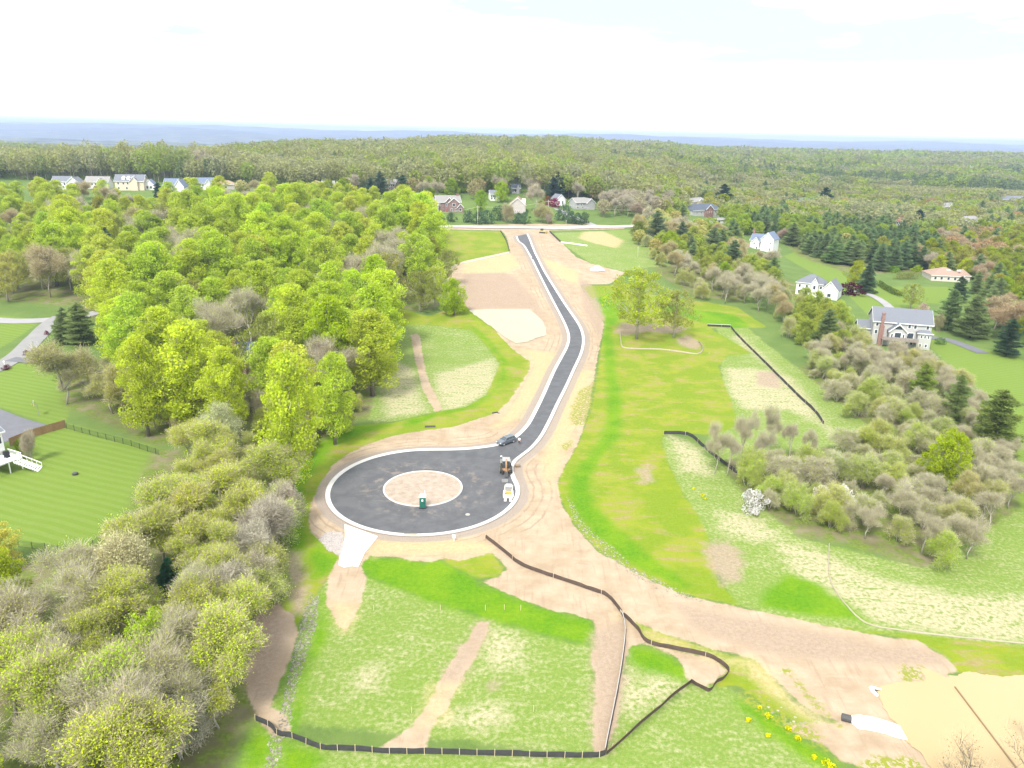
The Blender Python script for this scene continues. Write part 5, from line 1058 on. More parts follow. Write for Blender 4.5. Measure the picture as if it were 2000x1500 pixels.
m = MB(); m.box(-.2, .2, -2.46, -2.41, .36, .48); m.build('number_plate', TRIM, car); car.scale = (.94, .94, .94)

# person: one skinned body with separate clothing
def skin(name, pts, edges, rad, m_, parent, sub=2):
    me = bpy.data.meshes.new(name); me.from_pydata(pts, edges, []); o = bpy.data.objects.new(name, me); C.objects.link(o); o.parent = parent
    sk = o.modifiers.new('skin', 'SKIN'); sk.use_smooth_shade = True
    for k, r_ in enumerate(rad): me.skin_vertices[0].data[k].radius = (r_, r_) if not isinstance(r_, tuple) else r_
    me.skin_vertices[0].data[0].use_root = True
    s_ = o.modifiers.new('sub', 'SUBSURF'); s_.levels = sub; s_.render_levels = sub; me.materials.append(m_); return o
pp_ = at(1014, 869); per = empty('person', (pp_.x, pp_.y, .11), R(-15)); tag(per, 'person in a white shirt and dark trousers standing behind the parked car', 'person')
SK = mat('skin', (.52, .33, .25), .6, var=.05)
B = [(0, 0, .93), (0, 0, 1.12), (0, 0, 1.34), (0, -.01, 1.47), (0, -.01, 1.55), (0, -.02, 1.64), (0, -.015, 1.73), (-.19, 0, 1.40), (-.25, .0, 1.13), (-.24, -.10, .90), (.19, 0, 1.40), (.26, .02, 1.14), (.25, -.12, .93), (-.10, 0, .86), (-.12, -.02, .48), (-.13, 0, .09), (-.13, -.15, .04), (.10, 0, .86), (.12, .02, .48), (.14, .04, .09), (.15, -.11, .04)]
Ed = [(0, 1), (1, 2), (2, 3), (3, 4), (4, 5), (5, 6), (2, 7), (7, 8), (8, 9), (2, 10), (10, 11), (11, 12), (0, 13), (13, 14), (14, 15), (15, 16), (0, 17), (17, 18), (18, 19), (19, 20)]
Rd = [.13, .125, .14, .07, .06, .095, .08, .055, .042, .03, .055, .042, .03, .085, .058, .04, .035, .085, .058, .04, .035]
# hands: palm, four fingers of unequal length and a thumb, rooted at each wrist
pts_ = list(B); ed_ = list(Ed); rd_ = list(Rd)
for wi, sg in ((9, -1), (12, 1)):
    wx, wy, wz = B[wi]; pi_ = len(pts_); pts_.append((wx, wy - .03, wz - .07)); ed_.append((wi, pi_)); rd_.append(.026)
    for f_, ln in enumerate((.075, .085, .08, .065)):
        i_ = len(pts_); pts_ += [(wx + sg * .004, wy - .055 + .018 * f_, wz - .11), (wx - sg * .012, wy - .05 + .018 * f_, wz - .11 - ln * .8)]; ed_ += [(pi_, i_), (i_, i_ + 1)]; rd_ += [.009, .007]
    i_ = len(pts_); pts_ += [(wx, wy - .07, wz - .07), (wx - sg * .01, wy - .09, wz - .11)]; ed_ += [(pi_, i_), (i_, i_ + 1)]; rd_ += [.010, .008]
skin('body', pts_, ed_, rd_, SK, per)
skin('shirt', [B[i] for i in (0, 1, 2, 7, 10, 3)] + [(-.235, 0, 1.2), (.24, .01, 1.2)], [(0, 1), (1, 2), (2, 3), (2, 4), (2, 5), (3, 6), (4, 7)], [.15, .15, .165, .085, .085, .085, .07, .07], mat('white_shirt', (.78, .79, .82), var=.04), per)
skin('trousers', [(0, 0, .98), B[13], B[14], (-.13, 0, .13), B[17], B[18], (.14, .04, .13)], [(0, 1), (1, 2), (2, 3), (0, 4), (4, 5), (5, 6)], [.15, .105, .08, .062, .105, .08, .062], mat('dark_trousers', (.05, .06, .085), var=.1), per)
for q in (16, 20): x, y, z_ = B[q]; m = MB(); m.box(x - .05, x + .05, y - .04, y + .22, -.005, .09, tx=.01, ty=.02); m.build('shoe', BLK, per, bevel=.02)
m = MB(); m.tube([(0, .01, 1.66), (0, .012, 1.72), (0, .01, 1.79), (0, 0, 1.835)], [.098, .103, .09, .03], 12); m.build('hair', mat('dark_hair', (.06, .045, .035)), per, smooth_=True)

# backhoe loader seen from behind, boom folded
ORG = mat('orange_machine_paint', (.36, .22, .12), .5); YLW = mat('machine_yellow', (.50, .40, .11), .5); PAL = mat('pale_machine_paint', (.55, .53, .46), .6); DKM = mat('dark_machine_metal', (.06, .058, .056), .6); GRM = mat('grey_steel', (.28, .28, .27), .5)
q = at(988, 930); bl = empty('backhoe_loader', (q.x, q.y + 1.2, .11), R(2)); tag(bl, 'backhoe loader with orange folded boom parked on the asphalt by the right kerb', 'digger')
m = MB(); m.box(-.5, .5, -.6, 3.4, .6, 1.2); m.box(-.42, .42, 1.7, 3.6, 1.2, 1.75, tx=.05); m.box(-.85, .85, -.75, .3, .8, 1.15); m.build('chassis', ORG, bl, bevel=.04)
m = MB(); m.box(-.78, .78, -.4, 1.5, 1.2, 2.0, tx=.03); m.build('cab', DKM, bl, bevel=.03)
m = MB(); m.box(-.72, .72, -.33, 1.42, 2.003, 2.72, tx=.06, ty=.08); m.build('cab_window', GLASS, bl); m = MB(); m.box(-.78, .78, -.45, 1.5, 2.73, 2.84, tx=.04, ty=.05); m.build('cab_roof', GRM, bl, bevel=.02)
for x in (-.98, .98): wheel(bl, x, .1, .74, .46, TYRE, YLW); wheel(bl, x * .94, 2.75, .46, .32, TYRE, YLW)
m = MB(); m.box(-.16, .16, -1.0, -.6, .7, 1.5); m.tube([(0, -.9, 1.3), (0, -1.15, 2.4), (0, -.75, 3.4)], [.17, .2, .14], 4); m.build('boom', ORG, bl)
m = MB(); m.tube([(0, -.75, 3.4), (0, -1.5, 2.5), (0, -2.0, 1.3)], [.13, .15, .1], 4); m.build('dipper_arm', ORG, bl)
m = MB(); m.prof([(-2.0, 1.35), (-1.75, .9), (-1.95, .45), (-2.45, .35), (-2.3, .7), (-2.15, 1.2)], -.35, .35); m.build('rear_bucket', DKM, bl)
m = MB(); m.prof([(4.3, .2), (4.3, .28), (4.7, .35), (5.2, .2), (5.3, .12), (4.35, .08)], -1.1, 1.1); m.prof([(4.25, .15), (4.38, .15), (4.55, .95), (4.40, 1.0)], -1.1, 1.1); m.build('front_bucket', GRM, bl)
for x in (-.62, .62): m = MB(); m.tube([(x, 1.3, 1.5), (x, 3.0, 1.35), (x, 4.35, .5)], [.09, .1, .09], 4); m.build('loader_arm', ORG, bl); m = MB(); m.box(x * 1.25 - .12, x * 1.25 + .12, -1.0, -.8, .0, 1.2); m.build('stabiliser_leg', DKM, bl)
# compact track loader with forks
q = at(993, 974); cl = empty('track_loader', (q.x, q.y + 1.2, .11), R(-2)); tag(cl, 'pale compact track loader with two broad forks in front of the backhoe', 'loader')
for x in (-.78, .78):
    m = MB(); m.prof([(-1.0, .25), (-.8, .02), (.9, .02), (1.15, .25), (1.0, .55), (-.75, .55)], x - .24, x + .24); m.build('track', PAL, cl, bevel=.04)
m = MB(); m.box(-.52, .52, -.75, 1.3, .35, 1.15); m.box(-.5, .5, .6, 1.35, 1.15, 1.6, ty=.1); m.build('body', YLW, cl, bevel=.05)
m = MB(); m.box(-.5, .5, -.6, .6, 1.16, 1.95, tx=.05, ty=.08); m.build('cab', GRM, cl, bevel=.03); m = MB(); m.box(-.52, .52, -.66, .66, 1.96, 2.05); m.build('cab_roof', PAL, cl, bevel=.02)
for x in (-.68, .68):
    m = MB(); m.tube([(x, 1.25, 1.5), (x, .2, 1.75), (x, -1.1, 1.05), (x, -1.35, .35)], .11, 4); m.build('lift_arm', PAL, cl); m = MB(); m.box(x * .72 - .24, x * .72 + .24, -2.7, -1.4, .06, .16); m.build('fork', PAL, cl)
m = MB(); m.box(-.95, .95, -1.45, -1.33, .1, .8); m.build('carriage', PAL, cl)
def lone(name, mb, m_, p, rz, label, cat, bevel=0, group=None):
    o = mb.build(name, m_, None, bevel); o.location = p; o.rotation_euler = (0, 0, rz); return tag(o, label, cat, group)
m = MB(); m.box(-.6, .6, -.25, .25, 0, .08); m.box(-.6, -.52, -.25, .25, .08, .4); m.box(.52, .6, -.25, .25, .08, .4); m.box(-.52, .52, .18, .25, .08, .45); m.box(-.52, .52, -.25, -.18, .08, .3)
q = at(986, 942); lone('loader_bucket', m, GRM, (q.x, q.y, .115), R(4), 'open grey steel frame lying between the two machines', 'bucket')
# portable toilet
q = at(825, 995); pt_ = empty('portable_toilet', (q.x, q.y + .6, .13), R(3)); tag(pt_, 'green portable toilet with white roof on the edge of the round island', 'portable toilet')
GRN = mat('green_plastic', (.02, .15, .105), .5); m = MB(); m.box(-.55, .55, -.56, .56, .12, 2.15, tx=.02, ty=.02); m.build('cabin', GRN, pt_, bevel=.03)
m = MB(); m.box(-.6, .6, -.6, .6, 2.16, 2.24); m.box(-.58, .58, -.58, .58, 2.243, 2.5, tx=.14, ty=.14); m.build('roof', TRIM, pt_, bevel=.03)
m = MB(); m.box(-.42, .42, -.60, -.55, .2, 2.0); d_ = m.build('door', mat('dark_green_plastic', (.02, .12, .085), .5), pt_); m = MB(); m.box(-.17, .13, -.62, -.602, 1.45, 1.85); m.build('door_sign', TRIM, d_); m = MB(); m.box(.3, .36, -.66, -.602, 1.0, 1.2); m.build('handle', BLK, d_)
m = MB(); m.box(-.6, .6, -.62, .62, 0, .12); m.build('skid_base', BLK, pt_)
m = MB(); m.box(.3, .38, .6, .68, .3, 3.0); m.build('vent_pipe', TRIM, pt_)
# storm drains in the kerb and other small things
RUS = mat('rusty_inlet', (.33, .22, .14))
for k, px in enumerate((795, 808)):
    q = at(px, 1045); m = MB(); m.box(-.55, .55, -.22, .22, 0, .07)
    for j in range(6): m.box(-.5 + j * .18, -.42 + j * .18, -.18, .18, .072, .1)
    lone('drain_grate', m, RUS, (q.x, q.y, .15), 0, ('left', 'right')[k] + ' one of two rusty drain grates side by side in the bottom kerb', 'drain')
q = at(913.5, 1006); m = MB(); m.tube([(0, 0, 0), (0, 0, .03)], .42, 16); m.tube([(0, 0, .031), (0, 0, .05)], .3, 16); lone('manhole_cover', m, mat('pinkish_concrete', (.42, .30, .26)), (q.x, q.y, .11), 0, 'pinkish round manhole cover in the asphalt right of the island', 'manhole')
q = at(979, 892); m = MB(); m.tube([(0, 0, 0), (0, 0, .03)], .22, 12); m.box(-.1, .1, -.04, .04, .031, .06); lone('water_valve_cover', m, TRIM, (q.x, q.y, .11), 0, 'small white marker on the asphalt between the car and the backhoe', 'valve cover')
q = at(1011, 912); m = MB(); m.box(-.45, .45, -.3, .3, 0, .35); m.box(-.5, .5, -.35, .35, .352, .42); lone('utility_box', m, mat('brown_wood', (.20, .14, .09)), (q.x, q.y, .02), R(20), 'low brown utility box outside the right kerb', 'box')
q = at(886.5, 1057); m = MB(); m.box(-.05, .05, -.05, .05, -.3, 1.1); m.box(-.28, .28, -.07, -.055, .65, 1.25); lone('sign_board', m, TRIM, (q.x, q.y, 0), 0, 'blank white board on a post below the turning circle', 'sign')
q = at(967, 807); m = MB(); m.tube([(-.7, 0, .12), (.7, .25, .12)], .16, 8); m.tube([(.5, -.1, .1), (.95, -.5, .1)], .1, 6); lone('drain_pipe', m, BLK, (q.x, q.y, 0), R(20), 'short dark pipe lying on the soil edge above the circle', 'pipe')
q = at(840, 834); m = MB(); m.box(-1.2, 1.2, -.25, .25, -.05, .3, tx=.1, ty=.08); m.tube([(-1.2, 0, .2), (1.2, 0, .2)], .2, 8); lone('silt_sock', m, DKM, (q.x, q.y, 0), R(8), 'short dark silt sock lying in the orange ditch above the circle', 'sock')
q = at(147, 927); m = MB(); m.tube([(0, 0, 0), (0, 0, .35), (0, 0, .5)], [.5, .55, .3], 14); lone('fire_bowl', m, DKM, (q.x, q.y, 0), 0, 'small black fire bowl alone on the striped lawn', 'fire bowl')
def stone_pile(pts, label, px, py, r_, h_, c):
    q = at(px, py); rg = np.random.default_rng(9); m = MB(); n = 22; vs = [(0, 0, h_)]
    for k, f_ in enumerate((.35, .7, 1.0)):
        for t in range(n): a_ = t * 2 * math.pi / n; rr = r_ * f_ * (1 + .1 * rg.normal()); vs.append((rr * math.cos(a_), rr * math.sin(a_) * .8, h_ * (1 - f_) ** 1.1 * (1 + .1 * rg.normal()) - .05 * (f_ == 1)))
    m.add(vs, [(0, 1 + t, 1 + (t + 1) % n) for t in range(n)] + [(1 + k * n + t, 1 + (k + 1) * n + t, 1 + (k + 1) * n + (t + 1) % n, 1 + k * n + (t + 1) % n) for k in range(2) for t in range(n)])
    for _ in range(120):
        a_ = rg.random() * 6.28; f_ = rg.random(); s = .12 + .12 * rg.random(); x, y = r_ * f_ * math.cos(a_), r_ * f_ * math.sin(a_) * .8; z_ = h_ * (1 - f_) ** 1.1
        m.box(x - s, x + s, y - s, y + s, z_ - .05, z_ + s, tx=s * .3, ty=s * .3)
    lone('gravel_pile', m, c, (q.x, q.y, q.z), 0, label, 'gravel pile')
stone_pile(0, 'white gravel pile on the dirt right of the road', 1166, 527, 3.4, 2.1, mat('white_gravel', (.66, .64, .60)))
# grader or small dozer far up at the cross road
q = at(1059, 455); dz_ = empty('small_dozer', q, R(60)); tag(dz_, 'small yellow machine parked on dirt at the cross road', 'dozer'); m = MB(); m.box(-.7, .7, -1.4, 1.4, .5, 1.3); m.box(-.6, .6, -2.2, -1.2, .6, 1.2, ty=.1); m.build('body', YLW, dz_, .05)
m = MB(); m.box(-.6, .6, -.4, .9, 1.303, 2.4, tx=.1, ty=.1); m.build('cab', DKM, dz_)
for x in (-.85, .85): m = MB(); m.prof([(-1.3, .3), (-1.1, 0), (1.2, 0), (1.4, .3), (1.2, .7), (-1.1, .7)], x - .2, x + .2); m.build('track', DKM, dz_)
m = MB(); m.box(-1.3, 1.3, -2.6, -2.45, .1, 1.0); m.build('blade', YLW, dz_)
# orange-white barrier boards where the side road meets
q = at(1154, 445); m = MB()
for k in range(3): m.box(-2.6, 2.6, -.03, .03, .4 + k * .45, .62 + k * .45)
for x in (-2.4, 2.4): m.box(x - .05, x + .05, -.08, -.033, 0, 1.7); m.box(x - .4, x + .4, -.3, .3, -.05, .03)
lone('road_barrier', m, mat('pale_orange_board', (.62, .48, .38)), q, R(-3), 'pale striped barrier boards beside the side road junction', 'barrier')
# utility poles and line
def pole(px, py, h_, label, c):
    q = at(px, py); o = empty('utility_pole', q); tag(o, label, 'pole'); m = MB(); m.tube([(0, 0, -.5), (0, 0, h_)], [.22, .14], 8); m.build('post', c, o); m = MB(); m.box(-1.1, 1.1, -.06, .06, h_ - 1.0, h_ - .85)
    for x in (-1, 0, 1): m.tube([(x, 0, h_ - .85), (x, 0, h_ - .6)], .06, 6)
    m.build('crossarm', c, o); return q + Vector((0, 0, h_ - .6))
PW = mat('weathered_pole', (.50, .46, .42)); t1 = pole(933, 438, 10.5, 'tall pale utility pole in front of the red brick house lawn', PW); t2 = pole(1070, 423, 10, 'utility pole with hanging transformer behind the evergreens', PW)
t0_ = at(815, 440) + Vector((0, 0, 7)); t3 = at(1235, 436) + Vector((0, 0, 8))
for k, (a_, b_) in enumerate(((t0_, t1), (t1, t2), (t2, t3))):
    P = [a_.lerp(b_, s / 10) - Vector((0, 0, 1.6 * 4 * (s / 10) * (1 - s / 10))) for s in range(11)]; m = MB(); m.tube(P, .035, 4)
    tag(m.build('power_line', mat('pale_cable', (.55, .55, .35))), ('overhead cable left of the first utility pole', 'overhead cable between the two utility poles', 'overhead cable right of the second utility pole')[k], 'cable')
for px, py, h_, lb in ((1245, 502, 5, 'thin white rod standing in the upper right lot'), (1105, 447, 5, 'thin pole with small sign at the cross road verge')):
    q = at(px, py); m = MB(); m.tube([(0, 0, -.3), (0, 0, h_)], .08, 6); m.box(-.25, .25, -.1, -.05, h_ - .7, h_ - .2); lone('marker_pole', m, PW, q, 0, lb, 'pole')
# basketball hoop
q = at(76, 812); m = MB(); bh = empty('basketball_hoop', q, R(-60)); tag(bh, 'basketball hoop on a pole at the edge of the dark driveway', 'basketball hoop'); m.tube([(0, 0, -.3), (0, 0, 2.9), (0, -.5, 3.2)], .07, 8); m.build('post', GRM, bh); m = MB(); m.box(-.9, .9, -.6, -.55, 2.7, 3.7); m.build('backboard', mat('backboard', (.6, .63, .66)), bh)
m = MB(); m.tube([(.23 * math.cos(t), -.85 + .23 * math.sin(t), 3.0) for t in np.linspace(0, 6.28, 14)], .02, 4); m.build('hoop', mat('orange_ring', (.6, .2, .05)), bh)
m = MB(); m.box(-.16, .16, -.25, .25, 1.0, 1.3); m.box(-.05, .05, -.05, .05, -.3, .998); q = at(9, 714); lone('mailbox', m, TRIM, q, R(20), 'white mailbox on a post by the driveway mouth', 'mailbox')

# ------------------------------------------------------------------ silt fences and other fences
STK = mat('pale_wooden_stake', (.52, .42, .28), .9); BF = simple('black_silt_fabric', (.045, .045, .045), .75, .2, .3, 1.2); BF2 = simple('muddy_silt_fabric', (.085, .062, .05), .85, .1, .35, 1.0)
def fence(name, pts, h_, fab, label, cat='silt fence', post_gap=2.7, pw_=.06, ph=.15, pm_=None, lean=.08, top=None, side=-1, post=True, pname='stake', sm=4):
    h_ *= .82 if name == 'silt_fence' else 1; P = [at(*p) for p in pts]; P = smooth(P, sm) if sm else P; root = empty(name, P[0]); tag(root, label, cat); O = P[0]
    vs = []; fs = []; nrm = []
    for k, p in enumerate(P):
        d = P[min(k + 1, len(P) - 1)] - P[max(k - 1, 0)]; d.z = 0; d.normalize(); n = Vector((-d.y, d.x, 0)); nrm.append((d, n))
        hj = h_ * (1 + random.uniform(-.08, .04)); j = random.uniform(-.06, .06); p = p - O; p.z = float(H(P[k].x, P[k].y)) - O.z
        for o_, z_ in ((0, -.1), (lean * .3 + j, h_ * .5), (lean + j, hj), (lean + j + .035, hj), (lean * .3 + j + .035, h_ * .5), (.035, -.1)): q_ = p + n * o_; vs.append((q_.x, q_.y, q_.z + z_))
    for k in range(len(P) - 1):
        for q_ in range(6): fs.append((k * 6 + q_, k * 6 + (q_ + 1) % 6, (k + 1) * 6 + (q_ + 1) % 6, (k + 1) * 6 + q_))
    m = MB(); m.add(vs, fs); m.build('fabric' if 'silt' in name else 'panel', fab, root)
    if top: m = MB(); m.tube([p - O + nn[1] * lean + Vector((0, 0, h_ + .01)) for p, nn in zip(P, nrm)], .055, 5); m.build('top_rail', top, root)
    if post:
        acc = 0; last = -9; cnt = 0; c0 = 0
        for k in range(len(P) - 1):
            sl = (P[k + 1] - P[k]).length; s = 0
            while acc + (sl - s) >= post_gap or (k == 0 and s == 0 and cnt == 0):
                if cnt: s += post_gap - acc
                acc = 0; q_ = P[k].lerp(P[k + 1], min(s / sl, 1)); d, n = nrm[k]; q_ = q_ - O - n * .07
                if cnt < 100:
                    m = MB(); a_ = math.atan2(d.y, d.x); m.M = Matrix.Translation((q_.x, q_.y, q_.z)) @ Matrix.Rotation(a_, 4, 'Z'); tl_ = random.uniform(-.04, .04)
                    m.add([(x * pw_ + (tl_ if z_ else 0), y * pw_ * .6 + (lean * side * -1 if z_ else 0), z_) for z_ in (-.2, h_ + ph) for x, y in ((-.5, -.5), (.5, -.5), (.5, .5), (-.5, .5))] if 0 else
                          [(x * pw_ + (tl_ if z_ > 0 else 0), y * pw_ * .7 + (lean if z_ > 0 else 0), z_) for z_ in (-.2, h_ + ph + random.uniform(-.05, .08)) for x, y in ((-.5, -.5), (.5, -.5), (.5, .5), (-.5, .5))],
                          [(0, 3, 2, 1), (4, 5, 6, 7), (0, 1, 5, 4), (1, 2, 6, 5), (2, 3, 7, 6), (3, 0, 4, 7)]); m.build(pname, pm_ or STK, root)
                cnt += 1
                if cnt == 1 and s == 0: pass
                if s + post_gap > sl: break
            acc += sl - s if cnt else 0
    return root
fence('silt_fence', [(948,1051),(984,1079),(1014,1103),(1059,1121),(1110,1138),(1155,1154),(1186,1166),(1213,1198)], .8, BF2, 'muddy silt fence running from the turning circle down to the fork', post_gap=8)
fence('silt_fence', [(1213,1199),(1219,1212),(1222,1243),(1214,1308),(1204,1365),(1193,1420),(1183,1470)], .75, BF2, 'grey topped silt fence running down beside the bare brown strip', post_gap=6, top=mat('grey_fabric_roll', (.36, .35, .34)), lean=-.1)
fence('silt_fence', [(1217,1203),(1245,1231),(1264,1256),(1320,1270),(1378,1282),(1400,1292),(1421,1310),(1413,1326),(1398,1334),(1386,1350),(1372,1345),(1350,1333)], .75, BF2, 'silt fence looping round the small dirt triangle', post_gap=7)
fence('silt_fence', [(1350,1333),(1317,1357),(1290,1381),(1254,1411),(1218,1444),(1184,1474)], .75, BF2, 'slanting silt fence with evenly spaced stakes in the lower field', post_gap=2.6, sm=3)
fence('silt_fence', [(499,1407),(527,1420),(542,1436),(572,1442),(608,1457),(638,1465),(701,1467),(764,1472),(860,1473),(1000,1477),(1035,1478),(1152,1480),(1183,1475)], .85, BF, 'long black silt fence with wooden stakes along the bottom of the field', post_gap=1.9)
fence('silt_fence', [(1381,637),(1427,639)], .95, BF, 'short black silt fence end with white top near the island trees', top=TRIM, post_gap=5, sm=2)
fence('silt_fence', [(1427,640),(1440,656),(1475,691),(1500,716),(1530,746),(1560,776),(1590,804),(1608,829)], .95, BF, 'long diagonal black silt fence along the right hedgerow', post_gap=7)
fence('silt_fence', [(1296,848),(1343,850),(1370,871),(1400,896),(1440,926)], .95, BF, 'black silt fence ending in the right thicket', post_gap=5, sm=3)
fence('silt_fence', [(977,452),(988,470),(995,494)], 1.0, BF, 'dark silt fence on the edge of the upper left lot', post_gap=9, sm=2)
fence('silt_fence', [(995,494),(950,504),(905,514),(880,524)], 1.0, mat('white_fabric', (.70, .68, .64)), 'white silt fence along the bottom of the upper left lot', post_gap=9, sm=2)
fence('silt_fence', [(1073,453),(1083,463),(1095,474)], 1.1, BF, 'black silt fence at the corner of the upper right lot', post_gap=9, sm=2)
fence('silt_fence', [(1095,474),(1120,477),(1147,481)], .8, mat('white_fabric', (.70, .68, .64)), 'white silt fence crossing the upper right lot', post_gap=9, sm=2)
fence('silt_fence', [(1210,650),(1212,668),(1216,679),(1240,682),(1290,683),(1330,688),(1362,692),(1374,682),(1366,668)], .45, mat('pale_straw_fabric', (.31, .27, .20)), 'low pale fence round the grass under the two island trees', post_gap=6, sm=3, lean=.2)
fence('silt_fence', [(1618,1062),(1620,1130),(1650,1180),(1692,1218),(1760,1232),(1850,1243),(2000,1258),(2100,1268)], .22, mat('pale_straw_fabric', (.31, .27, .20)), 'thin pale silt sock crossing the straw field to the right edge', post=False, lean=.1)
fence('iron_fence', [(131,837),(200,856),(260,872),(312,889)], 1.3, simple('iron_mesh', (.03, .05, .035), .6), 'black iron fence between the striped lawn and the left wood', 'fence', 2.6, .09, .05, BLK, 0, sm=1, pname='post')
fence('iron_fence', [(250,1012),(222,1034),(165,1085),(100,1076),(35,1068)], 1.2, simple('iron_mesh_dark', (.06, .08, .05), .6), 'black iron fence at the lower end of the striped lawn', 'fence', 2.4, .08, .05, BLK, 0, sm=1, pname='post')
fence('wooden_fence', [(20,872),(60,855),(129,835)], 1.8, simple('fence_boards', (.30, .19, .10), .9, .1, .3, 3), 'brown board fence between the dark driveway and the lawn', 'fence', 2.4, .12, .1, mat('fence_post_wood', (.26, .17, .10)), 0, sm=1, pname='post')
# the mesh fences are see-through: replace their solid sheets by pickets
for o in list(C.objects):
    if o.name.startswith('panel') and o.parent and o.parent.name.startswith('iron_fence'):
        vs = [Vector(v.co) for v in o.data.vertices]; n = len(vs) // 6; m = MB()
        for k in range(n - 1):
            a_, b_ = vs[k * 6], vs[(k + 1) * 6]; L_ = (b_ - a_).length; hh = vs[k * 6 + 2].z - a_.z
            for z_ in (.18, hh - .25, hh - .02): m.tube([a_ + Vector((0, 0, z_)), b_ + Vector((0, 0, z_))], .022, 4)
            for s in range(int(L_ / .16)): q_ = a_.lerp(b_, s * .16 / L_); m.add([(q_.x - .012, q_.y, q_.z + .1), (q_.x + .012, q_.y, q_.z + .1), (q_.x + .012, q_.y, q_.z + hh), (q_.x - .012, q_.y, q_.z + hh), (q_.x, q_.y + .02, q_.z + .1), (q_.x, q_.y + .02, q_.z + hh)], [(0, 1, 2, 3), (1, 4, 5, 2), (4, 0, 3, 5)])
        par = o.parent; mt = o.data.materials[0]; bpy.data.objects.remove(o); m.build('pickets', mt, par)
# lower right: geotextile chute, pipe, baffle board
def sheet(name, pts, z0, m_, label, cat, th=.05, bulge=.0):
    P = P2(pts); n = len(P); cx = sum(p[0] for p in P) / n; cy = sum(p[1] for p in P) / n; m = MB()
    mid_ = [((x + cx) / 2, (y + cy) / 2) for x, y in P]
    m.add([(x, y, z0 - .12) for x, y in P] + [(x, y, z0) for x, y in P] + [(x, y, z0 + bulge) for x, y in mid_] + [(cx, cy, z0 + bulge)],
          [(k, (k + 1) % n, n + (k + 1) % n, n + k) for k in range(n)] + [(n + k, n + (k + 1) % n, 2 * n + (k + 1) % n, 2 * n + k) for k in range(n)] + [(2 * n + k, 2 * n + (k + 1) % n, 3 * n) for k in range(n)])
    o = m.build(name, m_, smooth_=False); return tag(o, label, cat)
sheet('geotextile_sheet', [(1657,1399),(1680,1398),(1704,1402),(1732,1410),(1757,1419),(1772,1446),(1750,1441),(1728,1433),(1700,1427),(1676,1424),(1664,1414)], .14, simple('white_geotextile', (.74, .73, .70), .8, .2, .06, .6), 'white fabric sheet sliding into the muddy pond', 'sheet', bulge=.10)
sheet('geotextile_strip', [(1697,1343),(1703,1341),(1720,1346),(1722,1349),(1706,1347),(1716,1359),(1713,1361),(1701,1351)], .10, mat('white_fabric', (.70, .68, .64)), 'small folded white fabric strip at the left tip of the pond', 'sheet')
q = at(1652, 1406); m = MB(); m.tube([(-.5, 0, .3), (.5, -.1, .3)], .45, 14); m.tube([(.502, -.1, .3), (.55, -.105, .3)], .36, 14); lone('culvert_pipe', m, DKM, (q.x, q.y, 0), R(-15), 'dark culvert pipe end at the top of the white fabric sheet', 'pipe')
a_, b_ = at(1865, 1343), at(1990, 1508); m = MB(); d = (b_ - a_); m.tube([a_ + Vector((0, 0, .12)), b_ + Vector((0, 0, .12))], .11, 6); tag(m.build('baffle_pole', mat('wet_brown_wood', (.20, .145, .08))), 'long thin brown pole lying across the muddy pond', 'pole')
# drone-height bare tree crowns reaching into the lower right corner
for k, (px, py, hh) in enumerate(((1880, 1620, 11), (2020, 1475, 8), (2010, 1620, 12))):
    LM('sapling', px, py, hh, (.46, .33, .20), ('bare tree with pinkish buds rising at the bottom edge over the pond', 'bare tree with pinkish buds reaching in from the right over the pond', 'bare tree with pinkish buds in the lower right corner')[k], .8, k)
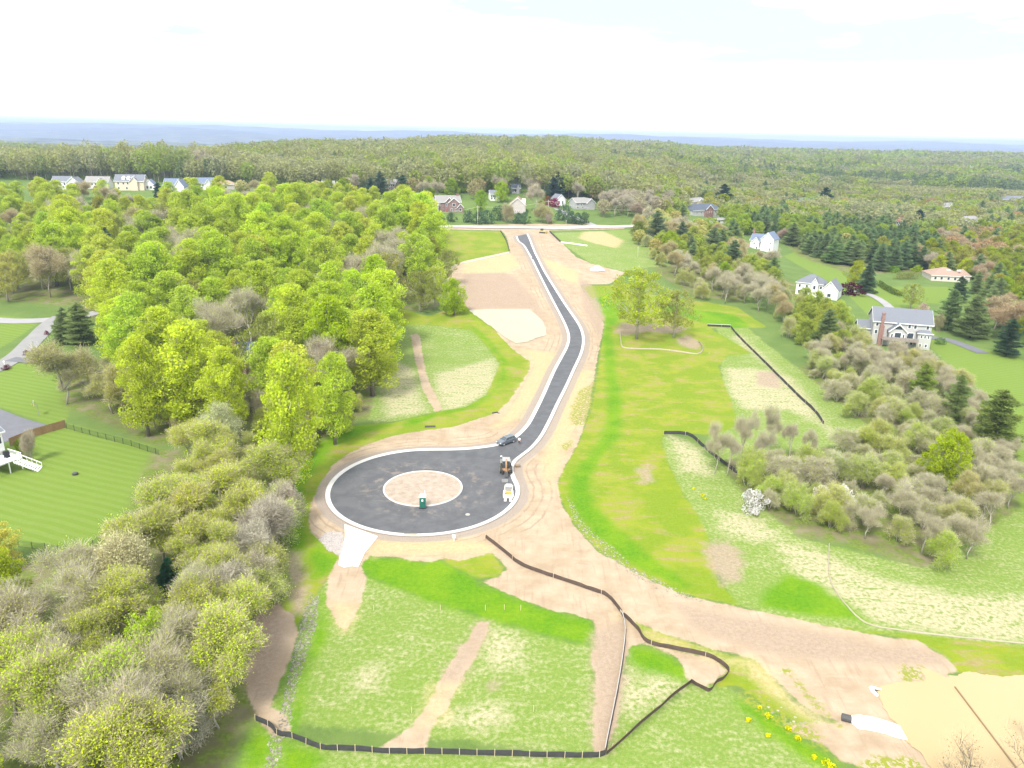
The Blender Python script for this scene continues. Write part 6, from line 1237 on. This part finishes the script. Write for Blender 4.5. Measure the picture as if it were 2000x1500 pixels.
# stones and rip-rap as real rocks
def rocks(name, polys, n, smin, smax, m_, seed, label):
    rg = random.Random(seed); m = MB()
    for poly in polys:
        P = P2(poly); xs = [p[0] for p in P]; ys = [p[1] for p in P]; c_ = 0; tries = 0
        while c_ < n and tries < n * 20:
            tries += 1; x = rg.uniform(min(xs), max(xs)); y = rg.uniform(min(ys), max(ys))
            if not inside(P, x, y): continue
            s = rg.uniform(smin, smax); m.M = Matrix.Translation((x, y, s * .25)) @ Matrix.Rotation(rg.random() * 3, 4, 'Z') @ Matrix.Rotation(rg.uniform(-.4, .4), 4, 'X')
            m.box(-s, s, -s * .7, s * .7, -s * .4, s * .5, tx=s * .35, ty=s * .25); c_ += 1
    o = m.build(name, m_); return tag(o, label, 'stones', kind='stuff')
ROCK = Mat('pale_rock', .9, .2); rn = ROCK.noise(ROCK.pos(), 2.5, 3); ROCK.col(ROCK.mix(ROCK.step(rn, .35, .65), (.14, .13, .10), (.30, .28, .23)))
rocks('riprap', [AREA['white'][1]], 900, .05, .13, ROCK.m, 3, 'strip of pale loose stones along the lower left path')
rocks('riprap', [AREA['white'][0]], 500, .05, .12, ROCK.m, 4, 'pale loose stones along the edge of the big green lot')
rocks('riprap', [AREA['white'][-1]], 700, .08, .20, simple('grey_rock', (.36, .33, .31), .9, .1, .25, 3), 5, 'grey rip rap stones beside the concrete apron')
# wooden survey stakes
for k, (px, py) in enumerate(((948,1192),(985,1191),(1017,1192),(730,1192),(860,1192),(804,1393),(1042,1390))):
    q = at(px, py); m = MB(); m.box(-.03, .03, -.03, .03, -.2, .9); lone('survey_stake', m, STK, q, .3, 'thin pale survey stake standing in the lower field', 'stake', group='survey stakes in the lower field')
# yellow flowering weeds
for k, (px, py, s) in enumerate(((1462,1408,.6),(1500,1400,.7),(1500,1438,.5),(1540,1425,.6),(1557,1443,.6),(1483,1382,.4),(1614,1492,.9),(1625,1500,.7),(1590,1480,.5),(1355,955,.5),(1372,968,.6),(1377,975,.5))):
    q = at(px, py); rg = np.random.default_rng(k); P = rdir(70, rg) * [s * .7, s * .6, s * .7] * rg.random((70, 1)) ** .4; P[:, 2] = abs(P[:, 2]); V_, F_ = leaves(P, .11, rg, .8)
    me = np_mesh('flowering_weed', V_, F_, [FOL], {'v': ('FACE', 'FLOAT', rg.random(70)), 'w': ('FACE', 'FLOAT', np.ones(70))}); o = bpy.data.objects.new('flowering_weed', me); C.objects.link(o); o.location = q; o.color = (.62, .60, .01, 1)
    near_ = px < 1400; tag(o, 'clump of yellow flowers ' + ('left of the right thicket' if near_ else 'on the grassy bank in the lower right'), 'weed', 'yellow flower clumps ' + ('by the thicket' if near_ else 'on the bank'))
